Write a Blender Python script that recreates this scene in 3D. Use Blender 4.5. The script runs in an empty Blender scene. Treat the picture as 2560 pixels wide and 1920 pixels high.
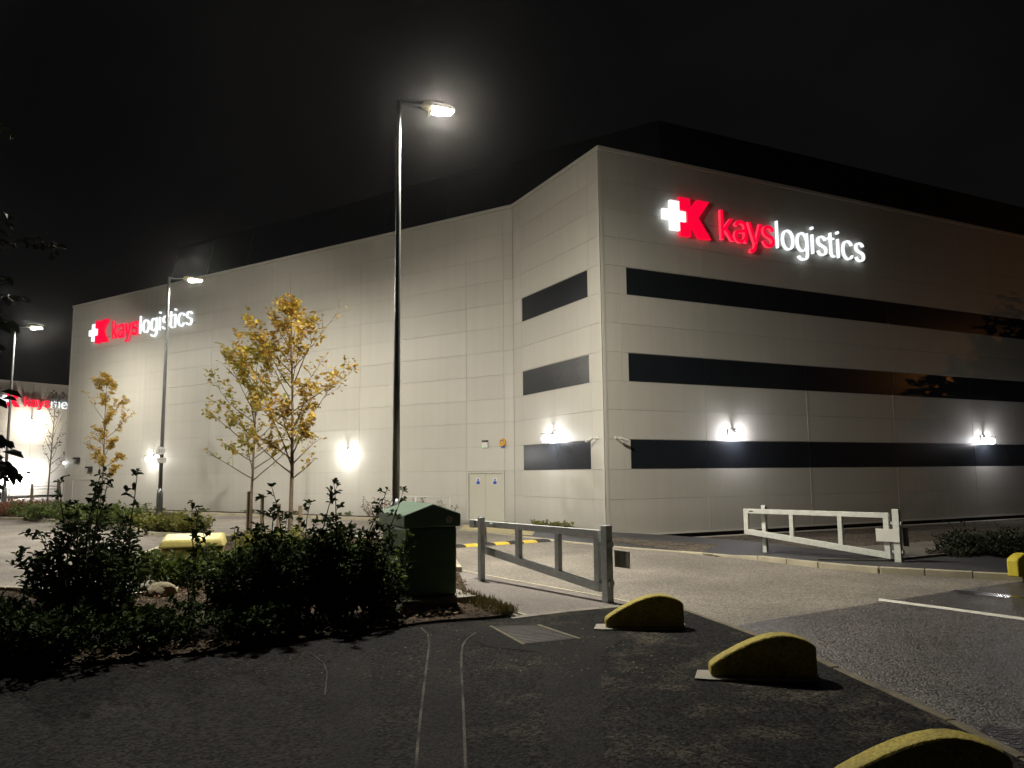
import bpy, bmesh, math, random
from mathutils import Vector, Matrix

scene = bpy.context.scene
COL = scene.collection
PI = math.pi

# ------------------------------------------------------------------ camera
FPX, HEYE, ROLL = 1930.0, 2.0, 0.0092
PITCH = math.atan((1181 - 960) / FPX)
FW = Vector((0, math.cos(PITCH), math.sin(PITCH)))
UP0 = Vector((0, -math.sin(PITCH), math.cos(PITCH)))
RT0 = Vector((1, 0, 0))
RT = math.cos(ROLL) * RT0 - math.sin(ROLL) * UP0
UP = math.sin(ROLL) * RT0 + math.cos(ROLL) * UP0
EYE = Vector((0, 0, HEYE))
cam_data = bpy.data.cameras.new('camera')
cam = bpy.data.objects.new('camera', cam_data)
COL.objects.link(cam)
cam_data.sensor_width = 36.0
cam_data.lens = 36.0 * FPX / 2560.0
cam_data.clip_start = 0.05
cam_data.clip_end = 3000
M = Matrix((RT, UP, -FW)).transposed().to_4x4()
M.translation = EYE
cam.matrix_world = M
scene.camera = cam


def G(px, py, z=0.0):
    """ground point seen at a pixel of the 2560 x 1920 photograph"""
    d = FW * FPX + (px - 1280) * RT - (py - 960) * UP
    p = EYE + d * ((z - HEYE) / d.z)
    return (p.x, p.y)


# ------------------------------------------------------------------ helpers
def tag(o, label=None, cat=None, group=None, kind=None):
    if label: o['label'] = label
    if cat: o['category'] = cat
    if group: o['group'] = group
    if kind: o['kind'] = kind
    return o


def empty(name, loc, rz=0.0, label=None, cat=None, group=None):
    o = bpy.data.objects.new(name, None)
    COL.objects.link(o)
    o.location = loc
    o.rotation_euler = (0, 0, rz)
    return tag(o, label, cat, group)


def empty_m(name, mtx, label=None, cat=None, group=None):
    o = bpy.data.objects.new(name, None)
    COL.objects.link(o)
    o.matrix_world = mtx
    return tag(o, label, cat, group)


class MB:
    def __init__(s):
        s.v, s.f = [], []

    def poly(s, pts):
        i = len(s.v)
        s.v += [tuple(p) for p in pts]
        s.f.append(tuple(range(i, i + len(pts))))

    def hexa(s, p):
        """p: four bottom corners then four top corners, counter-clockwise from above"""
        i = len(s.v)
        s.v += [tuple(q) for q in p]
        for f in ((3, 2, 1, 0), (4, 5, 6, 7), (0, 1, 5, 4), (1, 2, 6, 5), (2, 3, 7, 6), (3, 0, 4, 7)):
            s.f.append(tuple(i + k for k in f))

    def box(s, x0, x1, y0, y1, z0, z1):
        s.hexa([(x0, y0, z0), (x1, y0, z0), (x1, y1, z0), (x0, y1, z0),
                (x0, y0, z1), (x1, y0, z1), (x1, y1, z1), (x0, y1, z1)])

    def obox(s, o, ex, ey, x0, x1, y0, y1, z0, z1):
        """box in a plan frame: origin o, plan axes ex, ey"""
        def P(a, b, c):
            return (o[0] + ex[0] * a + ey[0] * b, o[1] + ex[1] * a + ey[1] * b, c)
        s.hexa([P(x0, y0, z0), P(x1, y0, z0), P(x1, y1, z0), P(x0, y1, z0),
                P(x0, y0, z1), P(x1, y0, z1), P(x1, y1, z1), P(x0, y1, z1)])

    def beam(s, a, b, w, h, up=(0, 0, 1)):
        a, b = Vector(a), Vector(b)
        d = (b - a).normalized()
        sd = d.cross(Vector(up))
        if sd.length < 1e-4: sd = d.cross(Vector((1, 0, 0)))
        sd.normalize()
        u = sd.cross(d)
        q = []
        for e in (a, b):
            q.append([e + sd * (i * w / 2) + u * (j * h / 2) for i, j in ((-1, -1), (1, -1), (1, 1), (-1, 1))])
        i = len(s.v)
        s.v += [tuple(p) for p in q[0] + q[1]]
        for f in ((0, 1, 2, 3), (7, 6, 5, 4), (0, 4, 5, 1), (1, 5, 6, 2), (2, 6, 7, 3), (3, 7, 4, 0)):
            s.f.append(tuple(i + k for k in f))

    def tube(s, pts, rad, n=8, cap=True):
        pts = [Vector(p) for p in pts]
        if not isinstance(rad, (list, tuple)): rad = [rad] * len(pts)
        i0 = len(s.v)
        prev = None
        for k, p in enumerate(pts):
            d = (pts[min(k + 1, len(pts) - 1)] - pts[max(k - 1, 0)]).normalized()
            if prev is None:
                a = d.cross(Vector((0, 0, 1)) if abs(d.z) < 0.9 else Vector((1, 0, 0))).normalized()
            else:
                a = (prev - d * prev.dot(d)).normalized()
            prev = a
            b = d.cross(a)
            for j in range(n):
                t = 2 * PI * j / n
                s.v.append(tuple(p + (a * math.cos(t) + b * math.sin(t)) * rad[k]))
        for k in range(len(pts) - 1):
            for j in range(n):
                a0 = i0 + k * n + j
                a1 = i0 + k * n + (j + 1) % n
                s.f.append((a0, a1, a1 + n, a0 + n))
        if cap:
            s.f.append(tuple(i0 + j for j in range(n - 1, -1, -1)))
            s.f.append(tuple(i0 + (len(pts) - 1) * n + j for j in range(n)))

    def lathe(s, c, prof, n=20):
        """prof: (radius, z) pairs, around the vertical through c"""
        i0 = len(s.v)
        for r, z in prof:
            for j in range(n):
                t = 2 * PI * j / n
                s.v.append((c[0] + r * math.cos(t), c[1] + r * math.sin(t), c[2] + z))
        for k in range(len(prof) - 1):
            for j in range(n):
                a0 = i0 + k * n + j
                a1 = i0 + k * n + (j + 1) % n
                s.f.append((a0, a1, a1 + n, a0 + n))
        s.f.append(tuple(i0 + j for j in range(n - 1, -1, -1)))
        s.f.append(tuple(i0 + (len(prof) - 1) * n + j for j in range(n)))

    def leaf(s, p, d, nrm, L, W):
        """folded oval leaf: base p, direction d, upper side nrm"""
        sd = d.cross(nrm)
        if sd.length < 1e-4: return
        sd.normalize()
        up = sd.cross(d)
        i = len(s.v)
        m1, m2 = p + d * (L * .38), p + d * (L * .74)
        lift = up * (W * .22)
        s.v += [tuple(p), tuple(m1 + sd * (W * .5) + lift), tuple(m2 + sd * (W * .36) + lift), tuple(p + d * L - up * (L * .08)),
                tuple(m2 - sd * (W * .36) + lift), tuple(m1 - sd * (W * .5) + lift)]
        s.f.append((i, i + 1, i + 2, i + 3))
        s.f.append((i, i + 3, i + 4, i + 5))

    def build(s, name, mat, parent=None, smooth=False, bevel=0.0, seg=2):
        me = bpy.data.meshes.new(name)
        me.from_pydata(s.v, [], s.f)
        me.update()
        if smooth:
            me.polygons.foreach_set('use_smooth', [True] * len(me.polygons))
        me.materials.append(mat)
        o = bpy.data.objects.new(name, me)
        COL.objects.link(o)
        if parent: o.parent = parent
        if bevel > 0:
            b = o.modifiers.new('bevel', 'BEVEL')
            b.width = bevel; b.segments = seg; b.limit_method = 'ANGLE'; b.angle_limit = math.radians(40)
        return o


def copy_tree(o, parent=None):
    c = o.copy()
    COL.objects.link(c)
    if parent: c.parent = parent
    for ch in [k for k in list(o.children)]:
        copy_tree(ch, c)
    return c


# ------------------------------------------------------------------ materials
def mat(name, c1, c2=None, rough=0.6, scale=4.0, fine=0.0, fine_scale=60.0, bump=0.0, bump_scale=80.0, metal=0.0,
        lo=0.35, hi=0.65, bump_kind='noise', spec=0.5, rough2=None, stretch=None, coat=0.0):
    """mottled surface: two colours mixed by a large noise, speckled by a fine one, with a bump"""
    m = bpy.data.materials.new(name)
    m.use_nodes = True
    nt = m.node_tree
    N, Lk = nt.nodes, nt.links
    b = N['Principled BSDF']
    b.inputs['Roughness'].default_value = rough
    b.inputs['Metallic'].default_value = metal
    b.inputs['Specular IOR Level'].default_value = spec
    if coat: b.inputs['Coat Weight'].default_value = coat
    tc = N.new('ShaderNodeTexCoord')
    src = tc.outputs['Object']
    if stretch:
        mp = N.new('ShaderNodeMapping'); mp.inputs['Scale'].default_value = stretch
        Lk.new(src, mp.inputs['Vector']); src = mp.outputs['Vector']
    c2 = c2 or c1
    n1 = N.new('ShaderNodeTexNoise'); n1.inputs['Scale'].default_value = scale; n1.inputs['Detail'].default_value = 5
    Lk.new(src, n1.inputs['Vector'])
    rp = N.new('ShaderNodeValToRGB')
    rp.color_ramp.elements[0].position = lo; rp.color_ramp.elements[0].color = (*c1, 1)
    rp.color_ramp.elements[1].position = hi; rp.color_ramp.elements[1].color = (*c2, 1)
    Lk.new(n1.outputs['Fac'], rp.inputs['Fac'])
    colr = rp.outputs['Color']
    if fine > 0:
        n2 = N.new('ShaderNodeTexNoise'); n2.inputs['Scale'].default_value = fine_scale; n2.inputs['Detail'].default_value = 3
        Lk.new(src, n2.inputs['Vector'])
        mr = N.new('ShaderNodeMapRange')
        mr.inputs['From Min'].default_value = 0.3; mr.inputs['From Max'].default_value = 0.7
        mr.inputs['To Min'].default_value = 1 - fine; mr.inputs['To Max'].default_value = 1 + fine
        Lk.new(n2.outputs['Fac'], mr.inputs['Value'])
        vm = N.new('ShaderNodeVectorMath'); vm.operation = 'SCALE'
        Lk.new(colr, vm.inputs[0]); Lk.new(mr.outputs['Result'], vm.inputs['Scale'])
        colr = vm.outputs['Vector']
    Lk.new(colr, b.inputs['Base Color'])
    if rough2 is not None:
        mr2 = N.new('ShaderNodeMapRange')
        mr2.inputs['From Min'].default_value = lo; mr2.inputs['From Max'].default_value = hi
        mr2.inputs['To Min'].default_value = rough; mr2.inputs['To Max'].default_value = rough2
        Lk.new(n1.outputs['Fac'], mr2.inputs['Value']); Lk.new(mr2.outputs['Result'], b.inputs['Roughness'])
    if bump > 0:
        if bump_kind == 'voronoi':
            n3 = N.new('ShaderNodeTexVoronoi'); h = n3.outputs['Distance']
        else:
            n3 = N.new('ShaderNodeTexNoise'); n3.inputs['Detail'].default_value = 4; h = n3.outputs['Fac']
        n3.inputs['Scale'].default_value = bump_scale
        Lk.new(src, n3.inputs['Vector'])
        bp = N.new('ShaderNodeBump'); bp.inputs['Strength'].default_value = 1.0; bp.inputs['Distance'].default_value = bump
        Lk.new(h, bp.inputs['Height']); Lk.new(bp.outputs['Normal'], b.inputs['Normal'])
    return m


def emit(name, c, s):
    m = bpy.data.materials.new(name)
    m.use_nodes = True
    nt = m.node_tree
    b = nt.nodes['Principled BSDF']
    b.inputs['Base Color'].default_value = (c[0] * .5, c[1] * .5, c[2] * .5, 1)
    b.inputs['Emission Color'].default_value = (*c, 1)
    b.inputs['Emission Strength'].default_value = s
    b.inputs['Roughness'].default_value = 0.4
    return m


def leafmat(name, cols, rough=0.5, trans=0.35, spec=0.4):
    """leaf colours picked per leaf; light also passes through the blade"""
    m = bpy.data.materials.new(name)
    m.use_nodes = True
    nt = m.node_tree
    N, Lk = nt.nodes, nt.links
    b = N['Principled BSDF']
    out = N['Material Output']
    g = N.new('ShaderNodeNewGeometry')
    rp = N.new('ShaderNodeValToRGB')
    els = rp.color_ramp.elements
    n = len(cols)
    els[0].position = 0; els[0].color = (*cols[0], 1)
    els[1].position = 1; els[1].color = (*cols[-1], 1)
    for i in range(1, n - 1):
        e = els.new(i / (n - 1)); e.color = (*cols[i], 1)
    Lk.new(g.outputs['Random Per Island'], rp.inputs['Fac'])
    Lk.new(rp.outputs['Color'], b.inputs['Base Color'])
    b.inputs['Roughness'].default_value = rough
    b.inputs['Specular IOR Level'].default_value = spec
    t = N.new('ShaderNodeBsdfTranslucent')
    Lk.new(rp.outputs['Color'], t.inputs['Color'])
    mx = N.new('ShaderNodeMixShader'); mx.inputs['Fac'].default_value = trans
    Lk.new(b.outputs['BSDF'], mx.inputs[1]); Lk.new(t.outputs['BSDF'], mx.inputs[2])
    Lk.new(mx.outputs['Shader'], out.inputs['Surface'])
    return m


def asphalt(name, base, patch, patch_scale, plo, phi, chip, chip_scale, bump, rough, spec=0.5, glint=None, crack=False, worn=False):
    """rolled aggregate: binder colour, paler worn patches, stone chips of random tone, stony bump"""
    m = bpy.data.materials.new(name)
    m.use_nodes = True
    nt = m.node_tree
    N, Lk = nt.nodes, nt.links
    b = N['Principled BSDF']
    b.inputs['Specular IOR Level'].default_value = spec
    tc = N.new('ShaderNodeTexCoord')
    n1 = N.new('ShaderNodeTexNoise'); n1.inputs['Scale'].default_value = patch_scale; n1.inputs['Detail'].default_value = 9
    n1.inputs['Roughness'].default_value = 0.62
    Lk.new(tc.outputs['Object'], n1.inputs['Vector'])
    rp = N.new('ShaderNodeValToRGB')
    rp.color_ramp.elements[0].position = plo; rp.color_ramp.elements[0].color = (*base, 1)
    rp.color_ramp.elements[1].position = phi; rp.color_ramp.elements[1].color = (*patch, 1)
    Lk.new(n1.outputs['Fac'], rp.inputs['Fac'])
    if worn:                                    # mossy kerbside wear, thinned leftwards to paint in the footway's light falloff
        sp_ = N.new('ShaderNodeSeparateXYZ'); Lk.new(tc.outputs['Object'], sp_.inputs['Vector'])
        light_fade = N.new('ShaderNodeMapRange'); light_fade.interpolation_type = 'SMOOTHSTEP'
        light_fade.inputs['From Min'].default_value = -1.6; light_fade.inputs['From Max'].default_value = 1.6
        light_fade.inputs['To Min'].default_value = .10; light_fade.inputs['To Max'].default_value = 1.0
        Lk.new(sp_.outputs['X'], light_fade.inputs['Value'])
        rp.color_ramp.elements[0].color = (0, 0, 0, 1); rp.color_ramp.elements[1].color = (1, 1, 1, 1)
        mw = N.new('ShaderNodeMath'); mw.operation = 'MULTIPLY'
        Lk.new(rp.outputs['Color'], mw.inputs[0]); Lk.new(light_fade.outputs['Result'], mw.inputs[1])
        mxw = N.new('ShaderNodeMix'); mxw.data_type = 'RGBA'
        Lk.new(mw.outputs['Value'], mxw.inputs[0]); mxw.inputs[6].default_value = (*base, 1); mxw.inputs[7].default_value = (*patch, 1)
    v = N.new('ShaderNodeTexVoronoi'); v.inputs['Scale'].default_value = chip_scale
    Lk.new(tc.outputs['Object'], v.inputs['Vector'])
    sep = N.new('ShaderNodeSeparateColor'); Lk.new(v.outputs['Color'], sep.inputs['Color'])
    mr = N.new('ShaderNodeMapRange'); mr.inputs['To Min'].default_value = 1 - chip; mr.inputs['To Max'].default_value = 1 + chip * 1.2
    Lk.new(sep.outputs['Red'], mr.inputs['Value'])
    n4 = N.new('ShaderNodeTexNoise'); n4.inputs['Scale'].default_value = 0.45; n4.inputs['Detail'].default_value = 4
    Lk.new(tc.outputs['Object'], n4.inputs['Vector'])
    mr4 = N.new('ShaderNodeMapRange'); mr4.inputs['From Min'].default_value = .3; mr4.inputs['From Max'].default_value = .7
    mr4.inputs['To Min'].default_value = .75; mr4.inputs['To Max'].default_value = 1.25
    Lk.new(n4.outputs['Fac'], mr4.inputs['Value'])
    mu = N.new('ShaderNodeMath'); mu.operation = 'MULTIPLY'
    Lk.new(mr.outputs['Result'], mu.inputs[0]); Lk.new(mr4.outputs['Result'], mu.inputs[1])
    sc_ = N.new('ShaderNodeVectorMath'); sc_.operation = 'SCALE'
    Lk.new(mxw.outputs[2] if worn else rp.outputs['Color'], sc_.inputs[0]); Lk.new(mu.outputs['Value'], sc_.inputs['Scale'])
    colr = sc_.outputs['Vector']
    if crack:
        wn_ = N.new('ShaderNodeTexNoise'); wn_.inputs['Scale'].default_value = 1.7; wn_.inputs['Detail'].default_value = 6
        Lk.new(tc.outputs['Object'], wn_.inputs['Vector'])
        off = N.new('ShaderNodeVectorMath'); off.operation = 'SCALE'; off.inputs['Scale'].default_value = .9
        Lk.new(wn_.outputs['Color'], off.inputs[0])
        ad_ = N.new('ShaderNodeVectorMath'); ad_.operation = 'ADD'
        Lk.new(tc.outputs['Object'], ad_.inputs[0]); Lk.new(off.outputs['Vector'], ad_.inputs[1])
        ve = N.new('ShaderNodeTexVoronoi'); ve.feature = 'DISTANCE_TO_EDGE'; ve.inputs['Scale'].default_value = .75
        Lk.new(ad_.outputs['Vector'], ve.inputs['Vector'])
        nb = N.new('ShaderNodeTexNoise'); nb.inputs['Scale'].default_value = .8; nb.inputs['Detail'].default_value = 2
        Lk.new(tc.outputs['Object'], nb.inputs['Vector'])
        wd = N.new('ShaderNodeMapRange'); wd.inputs['From Min'].default_value = .48; wd.inputs['From Max'].default_value = .66
        wd.inputs['To Min'].default_value = .0; wd.inputs['To Max'].default_value = .011
        Lk.new(nb.outputs['Fac'], wd.inputs['Value'])
        cmp_ = N.new('ShaderNodeMath'); cmp_.operation = 'LESS_THAN'
        Lk.new(ve.outputs['Distance'], cmp_.inputs[0]); Lk.new(wd.outputs['Result'], cmp_.inputs[1])
        mc = N.new('ShaderNodeMix'); mc.data_type = 'RGBA'
        Lk.new(cmp_.outputs['Value'], mc.inputs[0]); Lk.new(colr, mc.inputs[6]); mc.inputs[7].default_value = (.004, .004, .004, 1)
        colr = mc.outputs[2]
    Lk.new(colr, b.inputs['Base Color'])
    if glint:
        mr3 = N.new('ShaderNodeMapRange'); mr3.inputs['From Min'].default_value = .35; mr3.inputs['From Max'].default_value = .65
        mr3.inputs['To Min'].default_value = glint; mr3.inputs['To Max'].default_value = rough
        Lk.new(n4.outputs['Fac'], mr3.inputs['Value']); Lk.new(mr3.outputs['Result'], b.inputs['Roughness'])
    else:
        b.inputs['Roughness'].default_value = rough
    n3 = N.new('ShaderNodeTexNoise'); n3.inputs['Scale'].default_value = chip_scale * 1.3; n3.inputs['Detail'].default_value = 3
    Lk.new(tc.outputs['Object'], n3.inputs['Vector'])
    ad = N.new('ShaderNodeMath'); ad.operation = 'SUBTRACT'
    Lk.new(n3.outputs['Fac'], ad.inputs[0]); Lk.new(v.outputs['Distance'], ad.inputs[1])
    bp = N.new('ShaderNodeBump'); bp.inputs['Distance'].default_value = bump; bp.inputs['Strength'].default_value = 1.0
    Lk.new(ad.outputs['Value'], bp.inputs['Height']); Lk.new(bp.outputs['Normal'], b.inputs['Normal'])
    return m


def cladding(name, c):
    """coated steel panels: small tone changes from panel to panel, faint rain streaks, a grimy foot"""
    m = mat(name, c, tuple(k * .955 for k in c), .48, .5, .03, 25, .0014, 2.6, spec=.35)
    nt = m.node_tree
    N, Lk = nt.nodes, nt.links
    b = N['Principled BSDF']
    src = b.inputs['Base Color'].links[0].from_socket
    g = N.new('ShaderNodeNewGeometry')
    mr = N.new('ShaderNodeMapRange'); mr.inputs['To Min'].default_value = .955; mr.inputs['To Max'].default_value = 1.02
    Lk.new(g.outputs['Random Per Island'], mr.inputs['Value'])
    tc = N.new('ShaderNodeTexCoord')
    mp = N.new('ShaderNodeMapping'); mp.inputs['Scale'].default_value = (2.2, 2.2, .10)
    Lk.new(tc.outputs['Object'], mp.inputs['Vector'])
    st = N.new('ShaderNodeTexNoise'); st.inputs['Scale'].default_value = 1.6; st.inputs['Detail'].default_value = 6
    Lk.new(mp.outputs['Vector'], st.inputs['Vector'])
    m2 = N.new('ShaderNodeMapRange'); m2.inputs['From Min'].default_value = .35; m2.inputs['From Max'].default_value = .7
    m2.inputs['To Min'].default_value = 1.01; m2.inputs['To Max'].default_value = .96
    Lk.new(st.outputs['Fac'], m2.inputs['Value'])
    mu = N.new('ShaderNodeMath'); mu.operation = 'MULTIPLY'
    Lk.new(mr.outputs['Result'], mu.inputs[0]); Lk.new(m2.outputs['Result'], mu.inputs[1])
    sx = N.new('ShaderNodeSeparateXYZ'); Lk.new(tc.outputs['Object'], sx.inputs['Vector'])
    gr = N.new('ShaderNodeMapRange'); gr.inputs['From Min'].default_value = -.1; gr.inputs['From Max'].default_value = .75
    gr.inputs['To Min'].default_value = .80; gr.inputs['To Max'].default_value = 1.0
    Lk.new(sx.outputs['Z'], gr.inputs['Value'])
    mu2 = N.new('ShaderNodeMath'); mu2.operation = 'MULTIPLY'
    Lk.new(mu.outputs['Value'], mu2.inputs[0]); Lk.new(gr.outputs['Result'], mu2.inputs[1])
    mu = mu2
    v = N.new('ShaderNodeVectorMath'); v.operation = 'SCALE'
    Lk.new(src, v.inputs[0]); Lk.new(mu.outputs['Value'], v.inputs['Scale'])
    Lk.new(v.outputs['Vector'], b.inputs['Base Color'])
    return m


MT = dict(
    yard=asphalt('yard asphalt', (.165, .150, .130), (.205, .185, .158), .35, .4, .65, .45, 42, .004, .75, .3),
    path=asphalt('path asphalt', (.135, .122, .113), (.165, .15, .139), .6, .4, .65, .35, 60, .003, .8, .25),
    pave=asphalt('pavement asphalt', (.0135, .0132, .0134), (.060, .053, .040), 1.5, .50, .70, 1.0, 42, .006, .85, .07, crack=True, worn=True),  # moss patches fade to the left, standing in for dimmer lamp light
    patchm=asphalt('patch asphalt', (.0145, .0142, .0145), (.022, .021, .020), 1.2, .45, .7, .7, 60, .004, .85, .075),
    road=asphalt('road asphalt', (.064, .060, .060), (.092, .084, .077), .8, .4, .7, 1.0, 42, .012, .5, .5, .30),
    foot=asphalt('footway asphalt', (.036, .037, .042), (.055, .054, .055), .7, .4, .7, .4, 110, .004, .55, .5),
    verge=asphalt('verge gravel', (.085, .072, .058), (.12, .10, .078), 1.0, .4, .65, .8, 22, .02, .9, .2),
    soil=asphalt('bed soil', (.035, .025, .017), (.075, .052, .034), 1.6, .4, .65, .8, 26, .03, .95, .2),
    seal=mat('joint sealant', (.11, .105, .095), (.03, .029, .027), .85, 2.5, .5, 60, spec=.1),
    kerb=mat('concrete kerb', (.46, .42, .31), (.34, .31, .23), .8, 1.5, .18, 90, .003, 120),
    kerb_grey=mat('worn concrete', (.22, .205, .175), (.14, .13, .11), .85, 2.0, .25, 90, .003, 120),
    moss_kerb=mat('mossy concrete', (.17, .145, .095), (.10, .09, .065), .9, 5, .3, 70, .003, 60),
    pale=mat('pale paving', (.50, .47, .40), (.38, .35, .29), .8, 1.2, .15, 80),
    tan=mat('tan paving', (.44, .38, .20), (.36, .31, .17), .8, 1.2, .15, 80),
    white_line=mat('road paint', (.78, .77, .70), (.6, .59, .54), .7, 9, .15, 70, .002, 90),
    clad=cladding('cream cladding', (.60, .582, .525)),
    clad_gap=mat('cladding joint', (.40, .385, .345), None, .7),
    trim=mat('cream trim', (.59, .575, .52), None, .5),
    dark=mat('dark band cladding', (.018, .021, .026), (.015, .018, .023), .26, .6, .05, 20, .0006, 3.0, spec=.26),
    roofm=mat('dark roof sheet', (.019, .023, .032), (.024, .027, .034), .6, .4),
    black=mat('black recess', (.006, .006, .006), None, .8),
    concrete=mat('concrete', (.34, .32, .28), (.26, .245, .21), .85, 1.5, .15, 70, .002, 90),
    galv=mat('galvanised steel', (.48, .50, .50), (.40, .42, .425), .5, 9, .12, 40, .001, 60, metal=.15),
    galv_pale=mat('pale galvanised steel', (.70, .72, .67), (.60, .62, .57), .55, 8, .1, 40, metal=.15),  # paler steel tone, used on the far barrier only
    pole=mat('column grey paint', (.20, .21, .21), (.16, .17, .17), .32, 3, .08, 40, metal=.55),
    lumi=mat('luminaire casting', (.42, .36, .22), None, .4, metal=.3),
    bollard=mat('yellow concrete', (.38, .31, .05), (.17, .14, .045), .85, 5, .35, 45, .008, 50, lo=.45, hi=.8),
    bollard2=mat('bright yellow paint', (.60, .50, .03), (.50, .40, .03), .7, 4, .15, 50, .004, 60),
    green=mat('green plastic', (.028, .100, .048), (.022, .082, .040), .38, 2, .06, 30, .002, 20),
    green_lid=mat('pale green lid', (.105, .18, .125), (.09, .155, .105), .42, 2, .08, 30, .002, 20),
    grit=mat('yellow plastic', (.47, .41, .13), (.42, .36, .11), .45, 3, .08, 30),
    steel_white=mat('white enamel', (.72, .72, .68), (.64, .64, .60), .5, 5, .05, 30),
    plastic_dark=mat('dark plastic', (.02, .02, .02), None, .4),
    plastic_grey=mat('grey plastic', (.35, .35, .33), None, .45),
    blue=mat('sign blue', (.02, .10, .50), None, .5),
    red=mat('sign red', (.55, .04, .05), None, .5),
    signwhite=mat('sign white', (.75, .75, .72), None, .5),
    amber=mat('amber plastic', (.70, .36, .03), None, .4),
    bark=mat('young bark', (.20, .15, .10), (.13, .10, .07), .85, 6, .25, 40, .006, 30),
    twig=mat('twig bark', (.055, .038, .025), (.035, .026, .018), .8, 8),
    bare=mat('bare branch bark', (.16, .12, .09), (.11, .085, .065), .85, 8),
    stake=mat('round timber', (.27, .21, .14), (.20, .155, .10), .85, 3, .2, 30, .003, 30, stretch=(6, 6, 1)),
    stone=mat('boulder stone', (.30, .26, .17), (.22, .185, .12), .9, 3, .2, 40, .02, 8),
    iron=mat('cast iron', (.05, .044, .038), (.028, .025, .023), .45, 6, .3, 60, .004, 40, metal=.25, spec=.35),
    rubber=mat('black rubber', (.035, .035, .036), None, .75, 6, .2, 60, .002, 60),
    hump_yellow=mat('hump yellow', (.68, .50, .05), (.60, .43, .05), .6, 6, .12, 50),
    doorm=mat('door paint', (.60, .58, .49), (.575, .555, .47), .5, 1),
    leaf_dark=leafmat('hedge leaves', [(.018, .036, .010), (.035, .062, .016), (.05, .075, .02), (.028, .05, .014)], .7, .10, .08),
    leaf_mid=leafmat('shrub leaves', [(.045, .085, .016), (.09, .13, .025), (.13, .16, .035), (.06, .10, .02)], .45, .3),
    leaf_lime=leafmat('yellow green leaves', [(.13, .17, .03), (.22, .23, .045), (.26, .24, .06), (.16, .18, .03)], .5, .3),
    leaf_red=leafmat('reddish leaves', [(.20, .075, .04), (.26, .10, .05), (.15, .075, .035), (.30, .16, .08)], .55, .3),
    leaf_brown=leafmat('dry leaves', [(.17, .10, .055), (.26, .18, .10), (.10, .06, .035), (.34, .26, .16)], .7, .15),
    leaf_gold=leafmat('golden maple leaves', [(.54, .33, .05), (.60, .42, .07), (.56, .42, .075), (.42, .35, .06), (.40, .21, .04), (.62, .42, .09)], .5, .35),
    leaf_goldgreen=leafmat('yellow green maple leaves', [(.54, .41, .06), (.60, .47, .08), (.46, .43, .07), (.26, .31, .05), (.58, .42, .07), (.50, .33, .05)], .5, .35),
    leaf_near=leafmat('overhanging leaves', [(.010, .016, .006), (.018, .028, .010), (.014, .02, .007)], .55, .06),
    grassm=leafmat('dry grass', [(.17, .14, .06), (.24, .20, .09), (.11, .11, .04)], .6, .25),
    e_lamp=emit('street lamp lens', (1.0, .93, .79), 6300),
    e_lamp_off=emit('yard lamp lens', (1.0, .94, .82), 5500),
    e_lamp_far=emit('distant lamp lens', (1.0, .93, .80), 2900),
    e_wall=emit('bulkhead lens', (.97, .95, 1.0), 150),
    e_wall_far=emit('warm bulkhead lens', (1.0, .89, .74), 480),
    e_red=emit('lit red acrylic', (.93, .001, .036), 1.0),
    e_red_edge=emit('lit red edge', (1.0, .05, .10), 1.0),
    e_white=emit('lit white acrylic', (.90, .96, 1.0), 1.25),
    e_sodium=emit('sodium lens', (1.0, .38, .08), 2900),
    e_wall_long=emit('neutral bulkhead lens', (1.0, .97, .92), 125),
    e_wall_far2=emit('white bulkhead lens', (1.0, .96, .93), 420),
    e_led=emit('green indicator', (.1, 1.0, .3), 1.5),
    e_spot=emit('small floodlight lens', (.9, .95, 1.0), 25),
)
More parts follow.
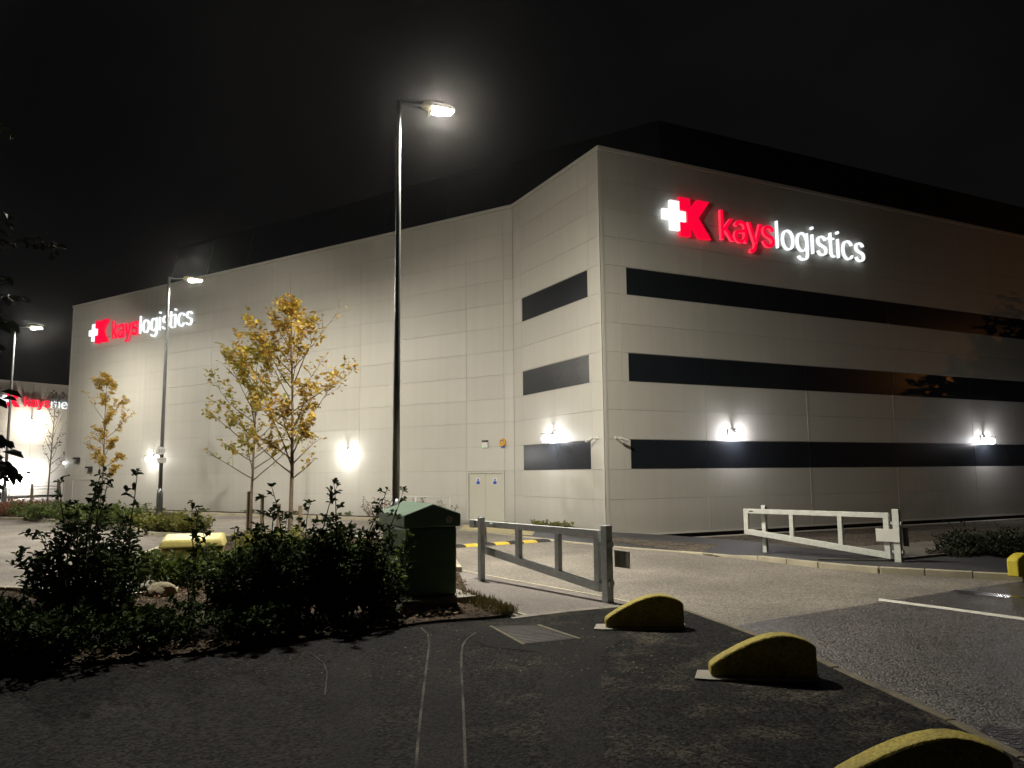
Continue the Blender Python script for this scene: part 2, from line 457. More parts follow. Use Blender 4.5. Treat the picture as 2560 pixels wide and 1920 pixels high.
GLYPHS = {"Ba":[[160,-9,126,-5,94,5,68,22,48,45,35,73,30,108,34,138,43,161,58,179,78,193,100,203,125,211,152,216,178,220,209,224,234,227,252,230,265,235,273,243,276,255,276,257,273,279,267,297,256,311,240,322,220,329,196,331,171,329,149,322,132,313,118,301,107,288,100,274,41,291,57,322,79,346,104,364,133,375,163,382,194,384,215,383,239,379,263,372,286,360,306,343,322,320,333,290,337,251,337,0,277,0,277,52,272,52,264,38,252,25,236,12,215,1,190,-6],[170,45,202,49,228,59,248,74,263,93,272,115,276,138,276,190,270,186,259,182,246,179,231,176,216,173,200,171,186,169,175,168,154,164,134,159,117,150,103,139,95,124,92,105,94,87,102,72,114,61,130,52,149,47]],"By":[[47,-139,61,-86,71,-87,88,-90,104,-89,118,-84,130,-74,141,-58,151,-36,163,-1,17,379,84,379,165,155,177,121,187,87,196,53,206,21,184,21,193,53,202,87,212,121,224,155,305,379,371,379,204,-58,191,-85,177,-107,159,-124,139,-136,117,-143,91,-145,77,-145,65,-143,54,-141]],"Bs":[[182,-8,145,-5,112,3,84,18,62,38,45,63,36,94,94,107,105,79,124,60,150,49,181,45,217,50,244,62,262,81,268,103,265,121,254,136,237,147,212,155,149,170,104,186,72,208,53,237,47,274,51,305,65,332,87,354,115,370,149,381,187,384,223,381,254,372,279,358,299,339,314,316,324,290,268,277,258,298,243,316,219,328,187,333,156,329,131,317,114,299,109,277,112,258,124,243,144,232,172,223,229,209,275,194,306,171,325,142,331,107,326,75,312,47,290,24,260,6,223,-5]],"Lo":[[207,-8,159,-2,117,16,82,46,56,85,40,133,34,187,40,243,56,291,82,330,117,360,159,378,207,384,256,378,299,360,333,330,359,291,376,243,381,187,376,133,359,85,333,46,299,16,256,-2],[207,46,242,51,270,66,292,89,307,117,316,151,319,187,316,224,307,258,292,287,270,310,242,325,207,330,173,325,145,310,124,287,108,258,99,224,96,187,99,151,108,117,124,89,145,66,173,51]],"Lg":[[207,-151,168,-148,134,-140,105,-127,82,-110,64,-91,51,-69,101,-41,110,-53,122,-66,136,-78,154,-88,178,-95,207,-97,249,-92,282,-75,304,-47,311,-6,311,68,306,68,298,56,287,41,272,28,252,16,227,8,195,5,152,10,113,27,80,53,55,90,39,136,34,191,39,246,55,293,80,332,112,361,152,378,196,384,228,382,253,373,273,360,288,346,299,331,308,319,313,319,313,379,372,379,372,-9,367,-54,350,-90,324,-117,291,-136,251,-147],[205,59,237,63,264,75,285,95,300,121,309,154,312,193,309,231,300,264,285,291,264,312,237,325,205,330,172,325,145,312,124,290,109,262,99,229,96,193,99,155,109,123,124,96,145,76,172,63]],"Li":[[53,0,53,379,114,379,114,0],[84,443,67,446,54,455,44,468,41,483,44,499,54,512,67,521,84,524,100,521,114,512,123,499,126,483,123,468,114,455,100,446]],"Ls":[[182,-8,145,-5,112,3,84,18,62,38,45,63,36,94,94,107,105,79,124,60,150,49,181,45,217,50,244,62,262,81,268,103,265,121,254,136,237,147,212,155,149,170,104,186,72,208,53,237,47,274,51,305,65,332,87,354,115,370,149,381,187,384,223,381,254,372,279,358,299,339,314,316,324,290,268,277,258,298,243,316,219,328,187,333,156,329,131,317,114,299,109,277,112,258,124,243,144,232,172,223,229,209,275,194,306,171,325,142,331,107,326,75,312,47,290,24,260,6,223,-5]],"Lt":[[204,379,204,327,6,327,6,379],[65,471,126,471,126,98,128,76,136,61,150,53,170,50,177,50,185,51,194,52,202,54,213,2,203,-1,192,-3,180,-4,168,-4,125,2,92,21,72,52,65,93]],"Lc":[[207,-8,159,-2,117,16,82,46,56,85,40,133,34,187,40,243,56,291,82,330,117,360,159,378,207,384,234,383,260,377,284,368,305,356,324,341,340,322,353,301,362,277,303,262,298,276,290,289,281,301,270,311,257,319,242,325,226,329,207,330,173,325,145,310,124,287,108,258,99,224,96,187,99,151,108,117,124,89,145,66,173,51,207,46,226,48,243,52,258,58,271,66,282,76,292,89,299,102,304,117,363,102,354,78,341,56,325,37,306,21,285,9,261,-1,235,-6]],"Lm":[[53,0,53,379,112,379,112,295,108,295,118,323,132,346,151,363,172,376,195,384,219,386,257,380,287,361,309,331,321,295,312,295,322,321,337,343,357,361,381,375,407,383,437,386,468,383,497,372,522,354,541,328,553,296,557,255,557,0,496,0,496,254,490,289,473,313,447,326,419,330,395,328,374,320,358,307,345,290,338,270,335,247,335,0,274,0,274,260,269,288,253,311,229,326,199,330,178,328,158,320,140,307,126,289,117,266,114,238,114,0]],"Le":[[212,-8,161,-2,117,16,82,46,56,85,40,132,34,187,39,242,55,290,81,329,115,359,157,378,205,384,236,382,266,374,294,361,319,341,341,315,357,282,368,242,371,194,371,169,75,169,75,221,338,221,310,202,307,237,298,269,283,294,263,314,237,326,205,330,173,326,146,313,125,294,109,270,99,241,96,211,96,178,100,139,110,106,128,80,151,61,179,50,212,46,234,48,254,53,271,61,285,73,297,88,306,105,365,91,353,63,335,39,311,19,283,4,249,-5]],"Ld":[[195,-8,151,-2,111,16,79,45,55,84,39,133,34,189,39,245,55,293,79,332,112,361,151,378,196,384,228,381,253,373,272,360,287,346,298,331,306,319,311,319,311,509,372,509,372,0,313,0,313,59,307,59,298,46,287,31,272,17,252,4,227,-5],[205,47,236,51,263,65,284,86,299,115,309,150,312,189,309,229,300,263,284,291,263,312,237,325,205,330,172,325,145,311,124,290,108,261,99,227,96,189,99,151,109,117,124,88,145,66,172,51]],"La":[[160,-9,126,-5,94,5,68,22,48,45,35,73,30,108,34,138,43,161,58,179,78,193,100,203,125,211,152,216,178,220,209,224,234,227,252,230,265,235,273,243,276,255,276,257,273,279,267,297,256,311,240,322,220,329,196,331,171,329,149,322,132,313,118,301,107,288,100,274,41,291,57,322,79,346,104,364,133,375,163,382,194,384,215,383,239,379,263,372,286,360,306,343,322,320,333,290,337,251,337,0,277,0,277,52,272,52,264,38,252,25,236,12,215,1,190,-6],[170,45,202,49,228,59,248,74,263,93,272,115,276,138,276,190,270,186,259,182,246,179,231,176,216,173,200,171,186,169,175,168,154,164,134,159,117,150,103,139,95,124,92,105,94,87,102,72,114,61,130,52,149,47]],"D1":[[76,0,76,55,391,55,391,0],[276,509,276,0,212,0,212,448,209,448,86,358,86,427,198,509]],"D0":[[227,-7,174,1,130,24,95,62,69,113,53,178,48,254,53,330,69,395,95,447,130,484,174,508,227,516,279,508,323,484,358,447,384,395,400,330,405,254,400,178,384,113,359,62,323,24,279,1],[227,50,261,56,290,74,313,103,330,144,340,194,344,254,340,314,330,365,313,405,290,435,261,453,227,460,192,453,163,435,140,405,123,365,113,314,109,254,113,194,123,144,140,103,163,74,192,56]],"Bk":[[53,0,53,509,114,509,114,205,284,379,360,379,195,212,372,0,294,0,150,170,114,137,114,0]],"Ll":[[55,0,55,509,114,509,114,0]]}


def sstep(x):
    x = max(0.0, min(1.0, x))
    return x * x * (3 - 2 * x)


# plan of the warehouse, metres: corner K, facet, long wall, right wall
K = Vector((3.12, 26.10))
FD = Vector((-.4548, .8906)).normalized()
LD = Vector((-.8411, .5408)).normalized()
RD = Vector((.8952, .4456)).normalized()
LC = K + FD * 6.64                      # re-entrant corner
LE = LC + LD * 35.1                     # far end of the long wall
RN = Vector((RD.y, -RD.x))              # outward normals
LN = Vector((LD.y, -LD.x)) * -1
if LN.dot(-LC) < 0: LN = -LN
FN = Vector((FD.y, -FD.x)) * -1
if FN.dot(-K) < 0: FN = -FN


def gz(x, y):
    """the yard falls a little towards the right-hand wall"""
    r = Vector((x, y)) - K
    q, s = r.dot(RN), r.dot(RD)
    return -0.36 * sstep((6.0 - q) / 4.5) * sstep((s + 1.5) / 5.0)


def sheet(name, pts, z, m, kind='structure'):
    bm = bmesh.new()
    vs = [bm.verts.new((p[0], p[1], z)) for p in pts]
    f = bm.faces.new(vs)
    bm.normal_update()
    if f.normal.z < 0: f.normal_flip()
    bmesh.ops.triangulate(bm, faces=[f])
    me = bpy.data.meshes.new(name)
    bm.to_mesh(me); bm.free()
    me.materials.append(m)
    o = bpy.data.objects.new(name, me)
    COL.objects.link(o)
    return tag(o, kind=kind)


def resample(pts, step):
    out = []
    for a, b in zip(pts[:-1], pts[1:]):
        a, b = Vector(a), Vector(b)
        n = max(1, round((b - a).length / step))
        for i in range(n):
            out.append(a.lerp(b, i / n))
    out.append(Vector(pts[-1]))
    return out


def smooth_line(pts, it=2):
    for _ in range(it):
        q = [pts[0]]
        for a, b in zip(pts[:-1], pts[1:]):
            a, b = Vector(a), Vector(b)
            q += [a.lerp(b, .25), a.lerp(b, .75)]
        q.append(pts[-1])
        pts = q
    return pts


def kerb_run(mb, pts, w, z0, z1, stone=.9, rnd=None):
    """kerb stones along a plan polyline; z1 may be a function of the run 0..1"""
    pts = resample([Vector(p).to_2d() if len(p) > 2 else Vector(p) for p in pts], stone)
    n = len(pts) - 1
    for i in range(n):
        a, b = pts[i], pts[i + 1]
        d = (b - a).normalized()
        sd = Vector((-d.y, d.x))
        a2, b2 = a + d * .006, b - d * .006
        za = z1(i / n) if callable(z1) else z1
        zb = z1((i + 1) / n) if callable(z1) else z1
        j = (rnd.random() - .5) * .012 if rnd else 0
        h = w / 2
        mb.hexa([(*(a2 - sd * h), z0), (*(b2 - sd * h), z0), (*(b2 + sd * h), z0), (*(a2 + sd * h), z0),
                 (*(a2 - sd * h), za + j), (*(b2 - sd * h), zb + j), (*(b2 + sd * h), zb + j), (*(a2 + sd * h), za + j)])


R_ = random.Random(7)
# ------------------------------------------------------------------ ground
mb = MB()
xs = [-420, -200, -120, -80] + [-60 + i * 1.5 for i in range(81)] + [80, 120, 200, 420]
ys = [-420, -200, -80, -30] + [-10 + i * 1.5 for i in range(61)] + [100, 140, 200, 420]
for y in ys:
    for x in xs:
        mb.v.append((x, y, gz(x, y)))
nx = len(xs)
for j in range(len(ys) - 1):
    for i in range(nx - 1):
        a = j * nx + i
        mb.f.append((a, a + 1, a + 1 + nx, a + nx))
tag(mb.build('ground', MT['yard'], smooth=True), kind='structure')

K1, KX = G(1827, 1566), G(2392, 1476)
edge = [K1, G(2000, 1630), G(2200, 1722), G(2380, 1805), G(2560, 1898)]
ext = [(3.75, 2.5), (4.1, -12)]
sheet('road', [K1] + edge[1:] + ext + [(40, -12), (40, -5), (11.0, 12.8), (9.05, 14.0), KX], .006, MT['road'])
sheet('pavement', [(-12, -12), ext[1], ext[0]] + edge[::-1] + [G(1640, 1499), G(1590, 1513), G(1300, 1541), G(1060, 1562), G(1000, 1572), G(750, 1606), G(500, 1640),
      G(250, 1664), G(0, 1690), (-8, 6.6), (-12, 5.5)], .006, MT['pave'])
sheet('path', [G(1146, 1424), G(1178, 1505), G(1316, 1539), G(1588, 1511), G(1524, 1497), G(1222, 1441)], .008, MT['path'])
mb = MB()
kerb_run(mb, [K1] + edge[1:] + ext, .085, -.1, .02, .9, R_)
kerb_run(mb, [G(1640, 1500), K1], .06, -.1, .014, .9)
tag(mb.build('kerb_edge', MT['moss_kerb'], bevel=.008), kind='structure')
mb = MB()
kerb_run(mb, [G(1148, 1426), G(1222, 1441), G(1524, 1496), G(1590, 1511)], .055, -.1, .018, .9)
kerb_run(mb, [G(1178, 1505), G(1316, 1540)], .05, -.1, .02, .9)
tag(mb.build('path_edging', MT['kerb'], bevel=.006), kind='structure')
mb = MB()
kerb_run(mb, [G(1275, 1547), G(1420, 1529), G(1585, 1514)], .16, -.1, .016, .6)
tag(mb.build('dropped_kerb', MT['kerb_grey'], bevel=.006), kind='structure')
sheet('road_marking', [G(2198, 1497.5), G(2380, 1521.5), G(2600, 1551), G(2600, 1558), G(2380, 1527.5), G(2196, 1503)], .010, MT['white_line'])

# trench repairs and their sealed joints across the pavement
sheet('pavement_patch', [G(1072, 1590), G(1040, 1920), (-.75, 3.0), (-.35, 3.0), G(1162, 1920), G(1152, 1606), G(1120, 1588)], .0105, MT['patchm'])
sheet('pavement_patch', [G(828, 1652), G(800, 1920), (-1.35, 3.0), (-1.05, 3.0), G(935, 1920), G(925, 1648), G(880, 1630)], .0105, MT['patchm'])
sheet('pavement_patch', [G(1352, 1632), G(1378, 1920), (.2, 3.0), (.55, 3.0), G(1512, 1920), G(1500, 1640), G(1560, 1600), G(1460, 1565), G(1215, 1562), G(1130, 1580), G(1225, 1620)], .0105, MT['patchm'])
mb = MB()
for run, w in (([G(1052, 1572), G(1076, 1592), G(1062, 1700), G(1046, 1840), G(1040, 1925)], .022),
               ([G(1190, 1583), G(1158, 1606), G(1152, 1650), G(1158, 1760), G(1164, 1925)], .022),
               ([G(776, 1636), G(820, 1668), G(812, 1740)], .012)):
    pts = smooth_line(run, 1)
    for a, b in zip(pts[:-1], pts[1:]):
        a, b = Vector(a), Vector(b)
        d = (b - a).normalized() * .004
        sd = Vector((-d.y, d.x)).normalized() * w / 2
        mb.poly([(*(a - sd - d), .0135), (*(b - sd + d), .0135), (*(b + sd + d), .0135), (*(a + sd - d), .0135)])
tag(mb.build('joint_sealant', MT['seal']), kind='structure')

# puddle by the far kerb
pc = Vector(G(2468, 1487))
e1 = (Vector(G(2540, 1492)) - Vector(G(2400, 1479))).normalized()
e2 = Vector((-e1.y, e1.x))
pud = []
for i in range(28):
    t = 2 * PI * i / 28
    r = 1 + .16 * math.sin(3 * t + 1) + .10 * math.sin(5 * t)
    pud.append(pc + e1 * (.50 * r * math.cos(t)) + e2 * (.20 * r * math.sin(t)))
WATER = mat('standing water', (.012, .012, .012), None, .22, 3, bump=.0016, bump_scale=9, spec=.9)
sheet('puddle', pud, .0105, WATER)
pc2 = Vector(G(2575, 1868))
sheet('puddle', [pc2 + Vector((.30 * (1 + .2 * math.sin(3 * t)) * math.cos(t), .42 * (1 + .15 * math.cos(4 * t)) * math.sin(t))) for t in [2 * PI * i / 24 for i in range(24)]],
      .0105, mat('wet film', (.02, .019, .019), None, .16, 3, bump=.012, bump_scale=30, spec=.8))

# footway across the access road, its kerb, the verge below the right-hand wall
kp = [G(1150, 1325), G(1250, 1336), G(1440, 1358), G(1560, 1370), G(1700, 1381), G(1830, 1393), G(1900, 1401), G(2050, 1419), G(2200, 1433), G(2560, 1452), (15, 10.2), (24, 4.2)]
kz = [.03, .03, .03, .03, .035, .05, .10, .115, .12, .12, .12, .12]
rp_ = [G(1160, 1314), G(1335, 1321), G(1420, 1325), G(1500, 1330), G(1650, 1338), G(1773, 1347), G(1913, 1362), G(2050, 1379), G(2300, 1394), G(2560, 1390), (24, 14), (34, 8)]
mb = MB()
for i in range(len(kp) - 1):
    a, b, c, d = kp[i], kp[i + 1], rp_[i + 1], rp_[i]
    za, zb = kz[i] - .006, kz[i + 1] - .006
    mb.hexa([(*a, -.5), (*b, -.5), (*c, -.5), (*d, -.5), (*a, za), (*b, zb), (*c, zb * .6), (*d, za * .6)])
tag(mb.build('footway', MT['foot']), kind='structure')
sheet('dropped_paving', [G(1150, 1324), G(1250, 1335), G(1330, 1341), G(1345, 1322), G(1160, 1314)], .030, MT['tan'])
mb = MB()
for i in range(len(kp) - 1):
    kerb_run(mb, [kp[i], kp[i + 1]], .14, -.2, (lambda t, i=i: kz[i] + (kz[i + 1] - kz[i]) * t), .92, R_)
tag(mb.build('kerb', MT['kerb'], bevel=.012), kind='structure')
mb = MB()
kerb_run(mb, [G(2045, 1413), G(2220, 1415), G(2330, 1402), G(2420, 1393), G(2500, 1388)], .06, 0, .135, .9)
tag(mb.build('footway_edging', MT['kerb_grey']), kind='structure')

mb = MB()
ss = [-2 + i * .75 for i in range(70)]
qs = [.42 + i * .5 for i in range(17)]
for q in qs:
    for s in ss:
        p = K + RD * s + RN * q
        mb.v.append((p.x, p.y, gz(p.x, p.y) + .035 * sstep((q + .5) / 1.0) * (1 if q < 7.6 else -1)))
for j in range(len(qs) - 1):
    for i in range(len(ss) - 1):
        a = j * len(ss) + i
        mb.f.append((a, a + len(ss), a + len(ss) + 1, a + 1))
tag(mb.build('verge', MT['verge'], smooth=True), kind='structure')
mb = MB()
for i in range(len(ss) - 1):
    if ss[i] < -.8: continue
    p = [K + RD * ss[i] + RN * .42, K + RD * ss[i + 1] + RN * .42, K + RD * ss[i + 1] + RN * .06, K + RD * ss[i] + RN * .06]
    mb.hexa([(*v, gz(*v) - .2) for v in p] + [(*v, gz(*v) + .05) for v in p])
tag(mb.build('paving_strip', MT['pale']), kind='structure')

# planting strip and kerb along the long wall
st0, st1 = 3.2, 34.0
A = LC + LD * st0; B = LC + LD * st1
mb = MB()
mb.hexa([(*(A + LN * 1.9), -.1), (*(A + LN * .02), -.1), (*(B + LN * .02), -.1), (*(B + LN * 1.9), -.1),
         (*(A + LN * 1.9), .09), (*(A + LN * .02), .05), (*(B + LN * .02), .05), (*(B + LN * 1.9), .09)])
tag(mb.build('wall_bed_soil', MT['soil']), kind='structure')
mb = MB()
kerb_run(mb, [B + LN * 2.0, A + LN * 2.0, A + LN * .4], .16, -.1, .13, .92, R_)
tag(mb.build('wall_bed_kerb', MT['kerb'], bevel=.012), kind='structure')

# far bed with the second lamp, front bed with the hedge, trees and bin
farbed = [G(-200, 1285), G(0, 1299), G(130, 1305), G(250, 1312), G(330, 1326), G(385, 1340), G(460, 1342), G(530, 1332), G(520, 1308), G(440, 1286), G(300, 1272), G(150, 1262), G(-200, 1252)]
sheet('far_bed_soil', farbed, .07, MT['soil'])
mb = MB()
kerb_run(mb, farbed[:8], .16, -.1, .13, .92, R_)
tag(mb.build('far_bed_kerb', MT['kerb'], bevel=.012), kind='structure')
bed = [G(-400, 1735), G(0, 1690), G(250, 1664), G(500, 1640), G(750, 1606), G(1000, 1572), G(1090, 1559), G(1210, 1551), G(1300, 1541), G(1178, 1506), G(1146, 1432), G(1120, 1392), G(1060, 1368),
       G(950, 1352), G(800, 1344), G(640, 1341), G(520, 1350), G(400, 1376), G(352, 1398), G(385, 1432), G(445, 1462), G(425, 1500), G(330, 1500), G(150, 1490), G(-100, 1478), G(-700, 1460)]
mb = MB()
bm = bmesh.new()
f = bm.faces.new([bm.verts.new((p[0], p[1], .045)) for p in bed])
bm.normal_update()
if f.normal.z < 0: f.normal_flip()
bmesh.ops.triangulate(bm, faces=[f])
for _ in range(5):
    es = [e for e in bm.edges if e.calc_length() > .45]
    if es: bmesh.ops.subdivide_edges(bm, edges=es, cuts=1); bmesh.ops.triangulate(bm, faces=bm.faces[:])
for v in bm.verts:
    if not v.is_boundary: v.co.z += R_.uniform(0, .07)
me = bpy.data.meshes.new('bed_soil'); bm.to_mesh(me); bm.free(); me.materials.append(MT['soil'])
me.polygons.foreach_set('use_smooth', [True] * len(me.polygons))
o = bpy.data.objects.new('bed_soil', me); COL.objects.link(o); tag(o, kind='structure')
mb = MB()
kerb_run(mb, bed[10:25], .15, -.1, .12, .92, R_)
tag(mb.build('bed_kerb', MT['kerb'], bevel=.012), kind='structure')
mb = MB()
kerb_run(mb, bed[1:8], .04, -.1, .016, .9, R_)
tag(mb.build('bed_edging', MT['kerb_grey']), kind='structure')

# ------------------------------------------------------------------ warehouse
ZJ = [.05, 1.05, 2.07, 3.09, 4.10, 5.09, 6.10, 7.11, 8.15, 9.15, 10.17, 11.19, 12.21, 13.25]
HT = 13.41
BANDS = (2, 5, 8)
wh = empty('warehouse', (K.x, K.y, 0), 0, 'tall cream clad warehouse with chamfered corner, dark cladding bands and dark setback roof', 'warehouse')


def rel(mb):
    mb.v = [(v[0] - K.x, v[1] - K.y, v[2]) for v in mb.v]
    return mb


def clad_wall(O, d, n, s0, s1, vj, bands, skip=(), rows=ZJ, zlow=None, top=HT, root=None, gap=.007, mkey='clad', off=K):
    """panels with open joints on a backing sheet; bands: (row, sa, sb); skip: (sa, sb, za, zb) openings"""
    pm, bk, bd = MB(), MB(), []
    for r in range(len(rows) - 1):
        z0, z1 = rows[r], rows[r + 1]
        if r == 0 and zlow is not None: z0 = zlow
        cuts = sorted(set([s0, s1] + [v for v in vj if s0 < v < s1]))
        for a, b in zip(cuts[:-1], cuts[1:]):
            segs = [(a, b)]
            for (row, sa, sb) in bands:
                if row != r: continue
                segs = [q for (x, y) in segs for q in ((x, min(y, sa)), (max(x, sb), y)) if q[1] - q[0] > .03]
            for (sa, sb, za, zb) in skip:
                if za < z1 - .01 and zb > z0 + .01:
                    segs = [q for (x, y) in segs for q in ((x, min(y, sa)), (max(x, sb), y)) if q[1] - q[0] > .03]
            for x, y in segs:
                g = gap / 2
                pm.obox(O, d, n, x + (g if x > s0 else 0), y - (g if y < s1 else 0), .004, .03, z0 + (g if r else 0), z1 - g)
    for (row, sa, sb) in bands:
        m2 = MB()
        cuts = [sa] + [v for v in vj if sa + .1 < v < sb - .1] + [sb]
        for a, b in zip(cuts[:-1], cuts[1:]):
            m2.obox(O, d, n, a + .012, b - .006, .002, .018, rows[row] + .02, rows[row + 1] - .02)
        bd.append(m2)
    # backing
    zb0 = rows[0] if zlow is None else zlow
    bk.obox(O, d, n, s0, s1, -.12, 0, zb0, top - .02)
    return pm, bk, bd


def add_part(mb, name, m, root, bevel=0, smooth=False, label=None):
    o = rel(mb).build(name, m, root, bevel=bevel, smooth=smooth)
    if label: o['label'] = label
    return o


VJ_L = [.5, 2.45, 8.75, 15.05, 20.14, 26.4, 32.7]
VJ_R = [.75, 4.38, 9.47, 14.5, 19.7, 24.8, 29.9, 35, 40.1, 45.2, 50.3, 55.4]
RLEN = 60.0
DOOR = (.52, 2.43, -.3, 2.05)
# facet
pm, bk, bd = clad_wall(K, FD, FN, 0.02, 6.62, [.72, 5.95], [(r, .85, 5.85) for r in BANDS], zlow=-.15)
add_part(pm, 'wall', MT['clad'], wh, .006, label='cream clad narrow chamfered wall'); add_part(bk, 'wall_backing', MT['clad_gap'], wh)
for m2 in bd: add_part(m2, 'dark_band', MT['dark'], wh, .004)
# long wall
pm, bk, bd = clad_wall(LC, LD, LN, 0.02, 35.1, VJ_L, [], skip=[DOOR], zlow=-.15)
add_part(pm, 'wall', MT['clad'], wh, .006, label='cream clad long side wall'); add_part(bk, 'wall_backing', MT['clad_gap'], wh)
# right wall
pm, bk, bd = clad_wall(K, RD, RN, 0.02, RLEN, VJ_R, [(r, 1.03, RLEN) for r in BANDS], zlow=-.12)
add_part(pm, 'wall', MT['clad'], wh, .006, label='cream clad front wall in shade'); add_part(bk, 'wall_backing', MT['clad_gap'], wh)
for m2 in bd: add_part(m2, 'dark_band', MT['dark'], wh, .004)
# vertical cover strips, corner flashings, base lip, coping
for v in VJ_R[1:7]:
    for za, zb in ((-.12, 2.065), (3.095, 5.085)):
        m2 = MB(); m2.obox(K, RD, RN, v - .035, v + .035, .0305, .038, za, zb)
        add_part(m2, 'cover_strip', MT['clad'], wh)
for (O_, d_, n_, a_, b_) in ((K, RD, RN, -.02, .09), (K, FD, FN, .0, .09), (LC, LD, LN, 34.98, 35.1)):
    m2 = MB(); m2.obox(O_, d_, n_, a_, b_, .032, .05, -.15, 13.27)
    add_part(m2, 'corner_trim', MT['trim'], wh)
m2 = MB()
m2.obox(K, RD, RN, .1, RLEN, .031, .075, -.17, -.11)
add_part(m2, 'base_trim', MT['trim'], wh)
m2 = MB()
m2.obox(K, RD, RN, -.08, RLEN, -.35, .075, 13.27, HT)
m2.obox(K, FD, FN, .085, 6.60, -.35, .073, 13.268, HT - .003)
m2.obox(LC, LD, LN, -.02, 35.16, -.35, .075, 13.27, HT)
add_part(m2, 'coping', MT['trim'], wh, .012)
m2 = MB()
m2.obox(K, RD, RN, .05, RLEN, -.3, -.05, -.6, -.125)
add_part(m2, 'plinth_recess', MT['black'], wh)
# end walls closing the volume
RE = K + RD * RLEN
m2 = MB()
EW = LE - LN * 38
RB = RE - RN * 38
m2.poly([(*LE, -.2), (*LE, HT - .03), (*EW, HT - .03), (*EW, -.2)])
m2.poly([(*RE, -.2), (*RE, HT - .03), (*RB, HT - .03), (*RB, -.2)])
m2.poly([(*EW, -.2), (*EW, HT - .03), (*RB, HT - .03), (*RB, -.2)])
add_part(m2, 'end_wall', MT['clad'], wh)
# roof: deck behind the parapet and the dark setback storey
m2 = MB()
LI, KI = LC - LN * .36, K - RN * .36 - FN * .2
m2.poly([(*KI, 12.9), (*(RE - RN * .36), 12.9), (*RB, 12.9), (*EW, 12.9), (*(LE - LN * .36), 12.9), (*LI, 12.9)])
P2 = Vector((6.36, 31.5))
ta, tb = P2 + LD * 33.6, P2 + RD * 54
top = [P2, tb, tb - RN * 30, ta - LN * 30, ta]
bot = [P2 + (RN + LN) * .45, tb + RN * .6, tb - RN * 30, ta - LN * 30, ta + LN * .6 + LD * .5]
Z0, Z1 = 12.92, 16.84
m2.poly([(*p, Z1) for p in top])
for i in range(5):
    j = (i + 1) % 5
    m2.poly([(*bot[i], Z0), (*bot[j], Z0), (*top[j], Z1), (*top[i], Z1)])
roof_o = add_part(m2, 'roof', MT['roofm'], wh)
m2 = MB()
for (a0, a1, b0, b1, n) in ((bot[4], bot[0], top[4], top[0], 9), (bot[0], bot[1], top[0], top[1], 15)):
    for i in range(1, n):
        t = i / n
        p, q = a0.lerp(a1, t), b0.lerp(b1, t)
        m2.beam((*p, Z0), (*q, Z1), .03, .03)
m2.beam((*top[4], Z1), (*top[0], Z1), .06, .06); m2.beam((*top[0], Z1 + .003), (*top[1], Z1 + .003), .06, .06)
m2.beam((*bot[4], Z0), (*top[4], Z1 + .002), .06, .06)
o = rel(m2).build('roof_seams', MT['roofm'], roof_o)
# double door in the long wall
rec = MB()
dz0 = -.14
rec.obox(LC, LD, LN, .52, .60, -.10, .05, dz0, 2.05); rec.obox(LC, LD, LN, 2.35, 2.43, -.10, .05, dz0, 2.05)
rec.obox(LC, LD, LN, .60, 2.35, -.10, .048, 1.97, 2.05)
dr = MB()
dr.obox(LC, LD, LN, .615, 1.472, -.02, .012, dz0, 1.955); dr.obox(LC, LD, LN, 1.482, 2.335, -.02, .012, dz0, 1.955)
door = add_part(dr, 'door', MT['doorm'], wh, .004)
add_part(rec, 'door_frame', MT['trim'], door, .004)
for zz in (.35, 1.0, 1.7):
    for xx in (.605, 2.315):
        hd = MB(); hd.obox(LC, LD, LN, xx, xx + .03, .012, .03, zz, zz + .1)
        add_part(hd, 'hinge', MT['galv'], door)
for sx in (1.0, 1.86):
    sg = MB(); sg.obox(LC, LD, LN, sx - .10, sx + .10, .013, .017, 1.50, 1.78)
    so = add_part(sg, 'door_sign', MT['signwhite'], door)
    fg = MB()
    fg.obox(LC, LD, LN, sx - .085, sx + .085, .018, .021, 1.515, 1.63)
    c0 = LC + LD * sx + LN * .018
    for k in range(10):
        pass
    pts = [(c0 + LD * (.042 * math.cos(t))) for t in [2 * PI * k / 14 for k in range(14)]]
    fg.poly([(*p, 1.705 + .048 * math.sin(2 * PI * k / 14)) for k, p in enumerate(pts)])
    fg.obox(LC, LD, LN, sx - .05, sx + .05, .0185, .022, 1.632, 1.655)
    add_part(fg, 'pictogram', MT['blue'], so)
sp = MB(); sp.obox(LC, LD, LN, .3, 2.7, .06, 1.2, -.3, .0)
tag(sp.build('door_step', MT['concrete'], bevel=.01), 'concrete step slab under the cream double door', 'step')
# plain personnel door near the far end
d2 = MB()
d2.obox(LC, LD, LN, 31.0, 31.06, .031, .06, -.1, 1.86); d2.obox(LC, LD, LN, 33.94, 34.0, .031, .06, -.1, 1.86); d2.obox(LC, LD, LN, 31.0, 34.0, .031, .065, 1.78, 1.86)
door2 = MB(); door2.obox(LC, LD, LN, 31.07, 33.93, .031, .042, -.1, 1.775)
dd = add_part(door2, 'door', MT['clad'], wh); add_part(d2, 'door_frame', MT['trim'], dd)


